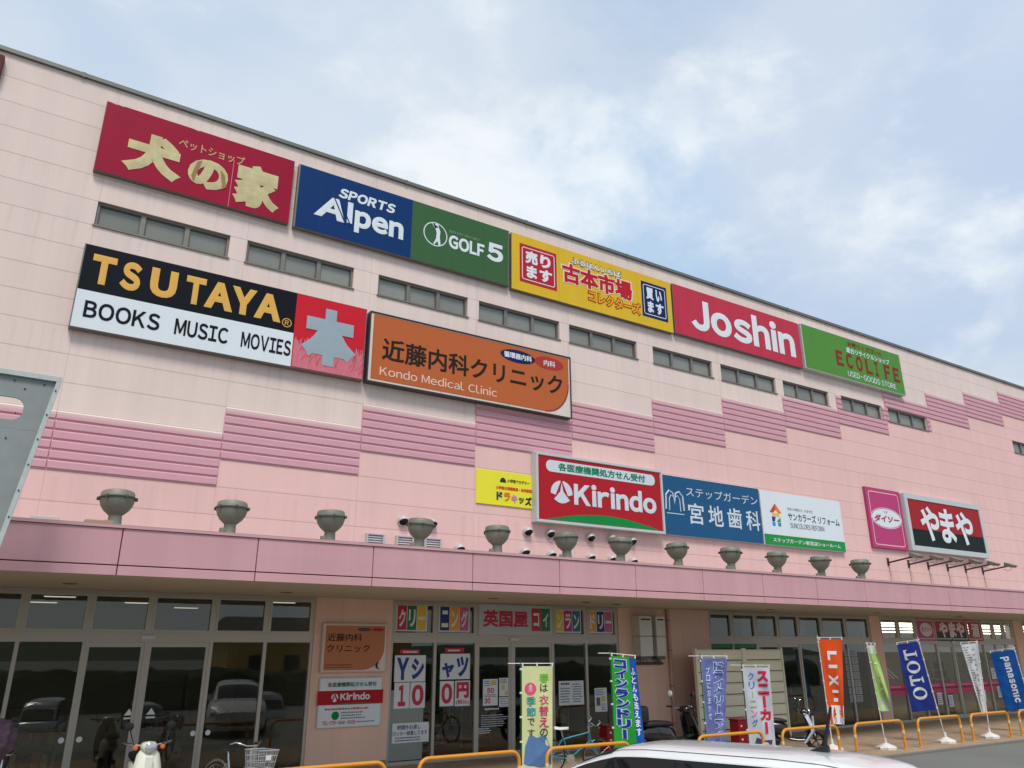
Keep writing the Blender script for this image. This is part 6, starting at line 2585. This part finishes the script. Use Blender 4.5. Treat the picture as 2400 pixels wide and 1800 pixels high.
        g.build('shut_line', M_TRIM, t)
    for x in (nose - 0.86, tail + 0.80):
        for s in (1, -1):
            g = MB()
            g.lathe([(0.20, -0.105), (0.295, -0.10), (0.315, -0.07), (0.315, 0.07), (0.295, 0.10), (0.20, 0.105)], (x, s * 0.785, 0.315), 28, 'Y')
            w = g.build('wheel', M_TYRE, t, 40)
            g = MB()
            g.lathe([(0.21, 0.0), (0.205, s * 0.012), (0.06, s * 0.03), (0.01, s * 0.03)], (x, s * 0.885, 0.315), 20, 'Y')
            for k in range(5):
                a = 2 * math.pi * k / 5
                g.tube([(x + 0.04 * math.cos(a), s * 0.917, 0.315 + 0.04 * math.sin(a)), (x + 0.19 * math.cos(a), s * 0.905, 0.315 + 0.19 * math.sin(a))], 0.018, 6)
            g.build('rim', M_CHROME, w, 40)
            g = MB()
            g.lathe([(0.35, s * 0.0), (0.35, s * 0.012), (0.31, s * 0.012), (0.31, 0)], (x, s * (ws(x) - 0.004), 0.33), 28, 'Y', cap=False)
            g.build('wheel_arch', M_TRIM, t)
    for s in (1, -1):
        g = MB()
        g.cbox(nose - 0.30, nose - 0.04, s * 0.60 - 0.15, s * 0.60 + 0.15, 0.60, 0.74, 0.05)
        g.build('headlight', mat('headlamp_glass', (190, 196, 198), 0.08, 0.5, 0.04), t, 50)
        g = MB()
        g.cbox(tail - 0.02, tail + 0.16, s * 0.66 - 0.10, s * 0.66 + 0.10, 0.74, 0.99, 0.03)
        g.build('tail_light', mat('tail_red', (150, 24, 22), 0.25), t, 50)
    g = MB()
    g.cbox(nose - 0.02, nose + 0.012, -0.5, 0.5, 0.34, 0.46, 0.01)
    g.build('grille', M_TRIM, t)
    for xx, zz in ((nose + 0.006, 0.50), (tail - 0.012, 0.70)):
        g = MB()
        g.cbox(xx - 0.012, xx + 0.012, -0.165, 0.165, zz - 0.08, zz + 0.08, 0.004)
        g.build('number_plate', M_WHITE, t)
    if antenna:
        xa = -1.62
        za = zr(xa)
        g = MB()
        loft(g, [ring(xa + 0.13, 0.006, za - 0.01, za + 0.004, 10), ring(xa + 0.05, 0.028, za - 0.012, za + 0.035, 10), ring(xa - 0.02, 0.034, za - 0.012, za + 0.062, 10), ring(xa - 0.07, 0.03, za - 0.012, za + 0.065, 10)])
        g.tube([(xa - 0.03, 0, za + 0.04), (xa - 0.055, 0, za + 0.14), (xa - 0.14, 0, za + 0.42)], [0.024, 0.020, 0.014], 8)
        g.build('antenna', M_BLACKP, t, 50)
    return t


SX = 1.126
WAGON = [(x * SX, z, w) for x, z, w in ((1.35, 1.03, .675), (1.12, 1.16, .675), (0.9, 1.283, .668), (0.68, 1.38, .66), (0.45, 1.448, .655), (0.15, 1.478, .645), (-.2, 1.487, .635), (-.7, 1.500, .635), (-1.2, 1.512, .635), (-1.65, 1.505, .62), (-2.0, 1.46, .60), (-2.12, 1.42, .59), (-2.36, 1.10, .58), (-2.40, 1.04, .58))]
P_WHITE = mat('car_paint_white', (232, 234, 232), 0.28, 0, 0.02, 2, 0, (1, 1, 1), 1.0)
P_SILVER = mat('car_paint_silver', (150, 154, 158), 0.25, 0.6, 0.02, 2, 0, (1, 1, 1), 1.0)
P_DARK = mat('car_paint_dark', (40, 44, 52), 0.2, 0.3, 0.02, 2, 0, (1, 1, 1), 1.0)
o = car('white car with a black whip antenna on its roof, nearest the camera', P_WHITE, WAGON)
o.location = (3.455, -10.155, -0.05)
o.rotation_euler = (0, 0, R(102.5))

# cars, a house and hills behind the photographer: they show as reflections in the dark glass
VAN = [(1.95, 0.95, .72), (1.75, 1.25, .72), (1.5, 1.66, .70), (1.2, 1.84, .69), (0.5, 1.90, .68), (-0.6, 1.91, .68), (-1.5, 1.90, .68), (-2.1, 1.86, .66), (-2.25, 1.30, .68), (-2.3, 1.03, .68)]
v = car('grey minivan parked behind the photographer, mirrored in the shop glass', P_SILVER, VAN, 'cars parked behind the photographer', False, cat='van')
v.location = (-1.0, -28.5, -1.7)
v.rotation_euler = (0, 0, R(100))
v2 = dup(v, (9.6, -29.5, -1.7), R(88), 'grey minivan parked second behind the photographer, mirrored in the shop glass')
c2 = car('dark car parked behind the photographer, mirrored in the shop glass', P_DARK, WAGON, 'cars parked behind the photographer', False)
c2.location = (3.6, -29.0, -1.7)
c2.rotation_euler = (0, 0, R(92))
c3 = car('white car parked behind the photographer, mirrored in the shop glass', P_WHITE, WAGON, 'cars parked behind the photographer', False)
c3.location = (-5.4, -29.2, -1.7)
c3.rotation_euler = (0, 0, R(84))

t = thing('house', 'ochre rendered house with a low roof across the car park, mirrored in the shop glass', 'house', (24, -66, -1.7))
q = MB()
q.box(15, 34, -72, -62, -1.7, 3.9)
q.build('wall', mat('ochre_render', (190, 158, 96), 0.9, 0, 0.1, 0.6), t)
q = MB()
q.add([(14.4, -72.6, 3.9), (34.6, -72.6, 3.9), (34.6, -61.4, 3.9), (14.4, -61.4, 3.9), (15.5, -67, 5.6), (33.5, -67, 5.6)], [(0, 1, 5, 4), (3, 2, 5, 4), (0, 3, 4), (1, 2, 5), (0, 1, 2, 3)])
q.build('roof', mat('dark_roof_tile', (70, 66, 64), 0.7, 0, 0.2, 2), t)
for k in range(5):
    q = MB()
    q.box(17 + k * 3.4, 18.5 + k * 3.4, -61.99, -61.9, 0.2, 1.9)
    q.build('window', M_DARK, t)

q = MB()
vs, fs = [], []
nh = 60
for i in range(nh + 1):
    x = -420 + 900 * i / nh
    h = 6.0 + 5 * mnoise.noise(Vector((x * 0.008, 3.1, 0))) + 2.5 * mnoise.noise(Vector((x * 0.03, 1.1, 0)))
    vs += [(x, -330 + 12 * math.sin(x * 0.02), -2.5), (x, -372, h * 0.6), (x, -420, h), (x, -560, -2.5)]
for i in range(nh):
    for k in range(3):
        fs.append((i * 4 + k, (i + 1) * 4 + k, (i + 1) * 4 + k + 1, i * 4 + k + 1))
q.add(vs, fs)
kind(q.build('hills', mat('wooded_hill', (52, 66, 44), 0.95, 0, 0.4, 0.08), None, 180), 'structure')

# unseen leafy row, added to darken what the shop glass reflects
q = MB()
vs, fs = [], []
nx = 220
prof = [(-0.9, -1.7), (-1.0, -0.6), (-0.85, 0.5), (-0.3, 0.95), (0.4, 0.9), (0.9, 0.4), (1.0, -0.7), (0.9, -1.7)]
for i in range(nx + 1):
    x = -50 + 130 * i / nx
    for k, (dy, z) in enumerate(prof):
        nv = mnoise.noise(Vector((x * 0.9, k * 1.3, 0))) * 0.45 + mnoise.noise(Vector((x * 0.21, k * 0.4, 5))) * 0.6
        vs.append((x, -47 + dy * (1 + 0.3 * nv), z + (nv if z > -1.6 else 0)))
m_ = len(prof)
for i in range(nx):
    for k in range(m_ - 1):
        fs.append((i * m_ + k, (i + 1) * m_ + k, (i + 1) * m_ + k + 1, i * m_ + k + 1))
q.add(vs, fs)
tag(q.build('added_hedge', mat('hedge_leaves', (44, 58, 34), 0.9, 0, 0.6, 6, 0.6)), 'dark leafy row added across the car park to darken the shop glass reflections', 'added_hedge')
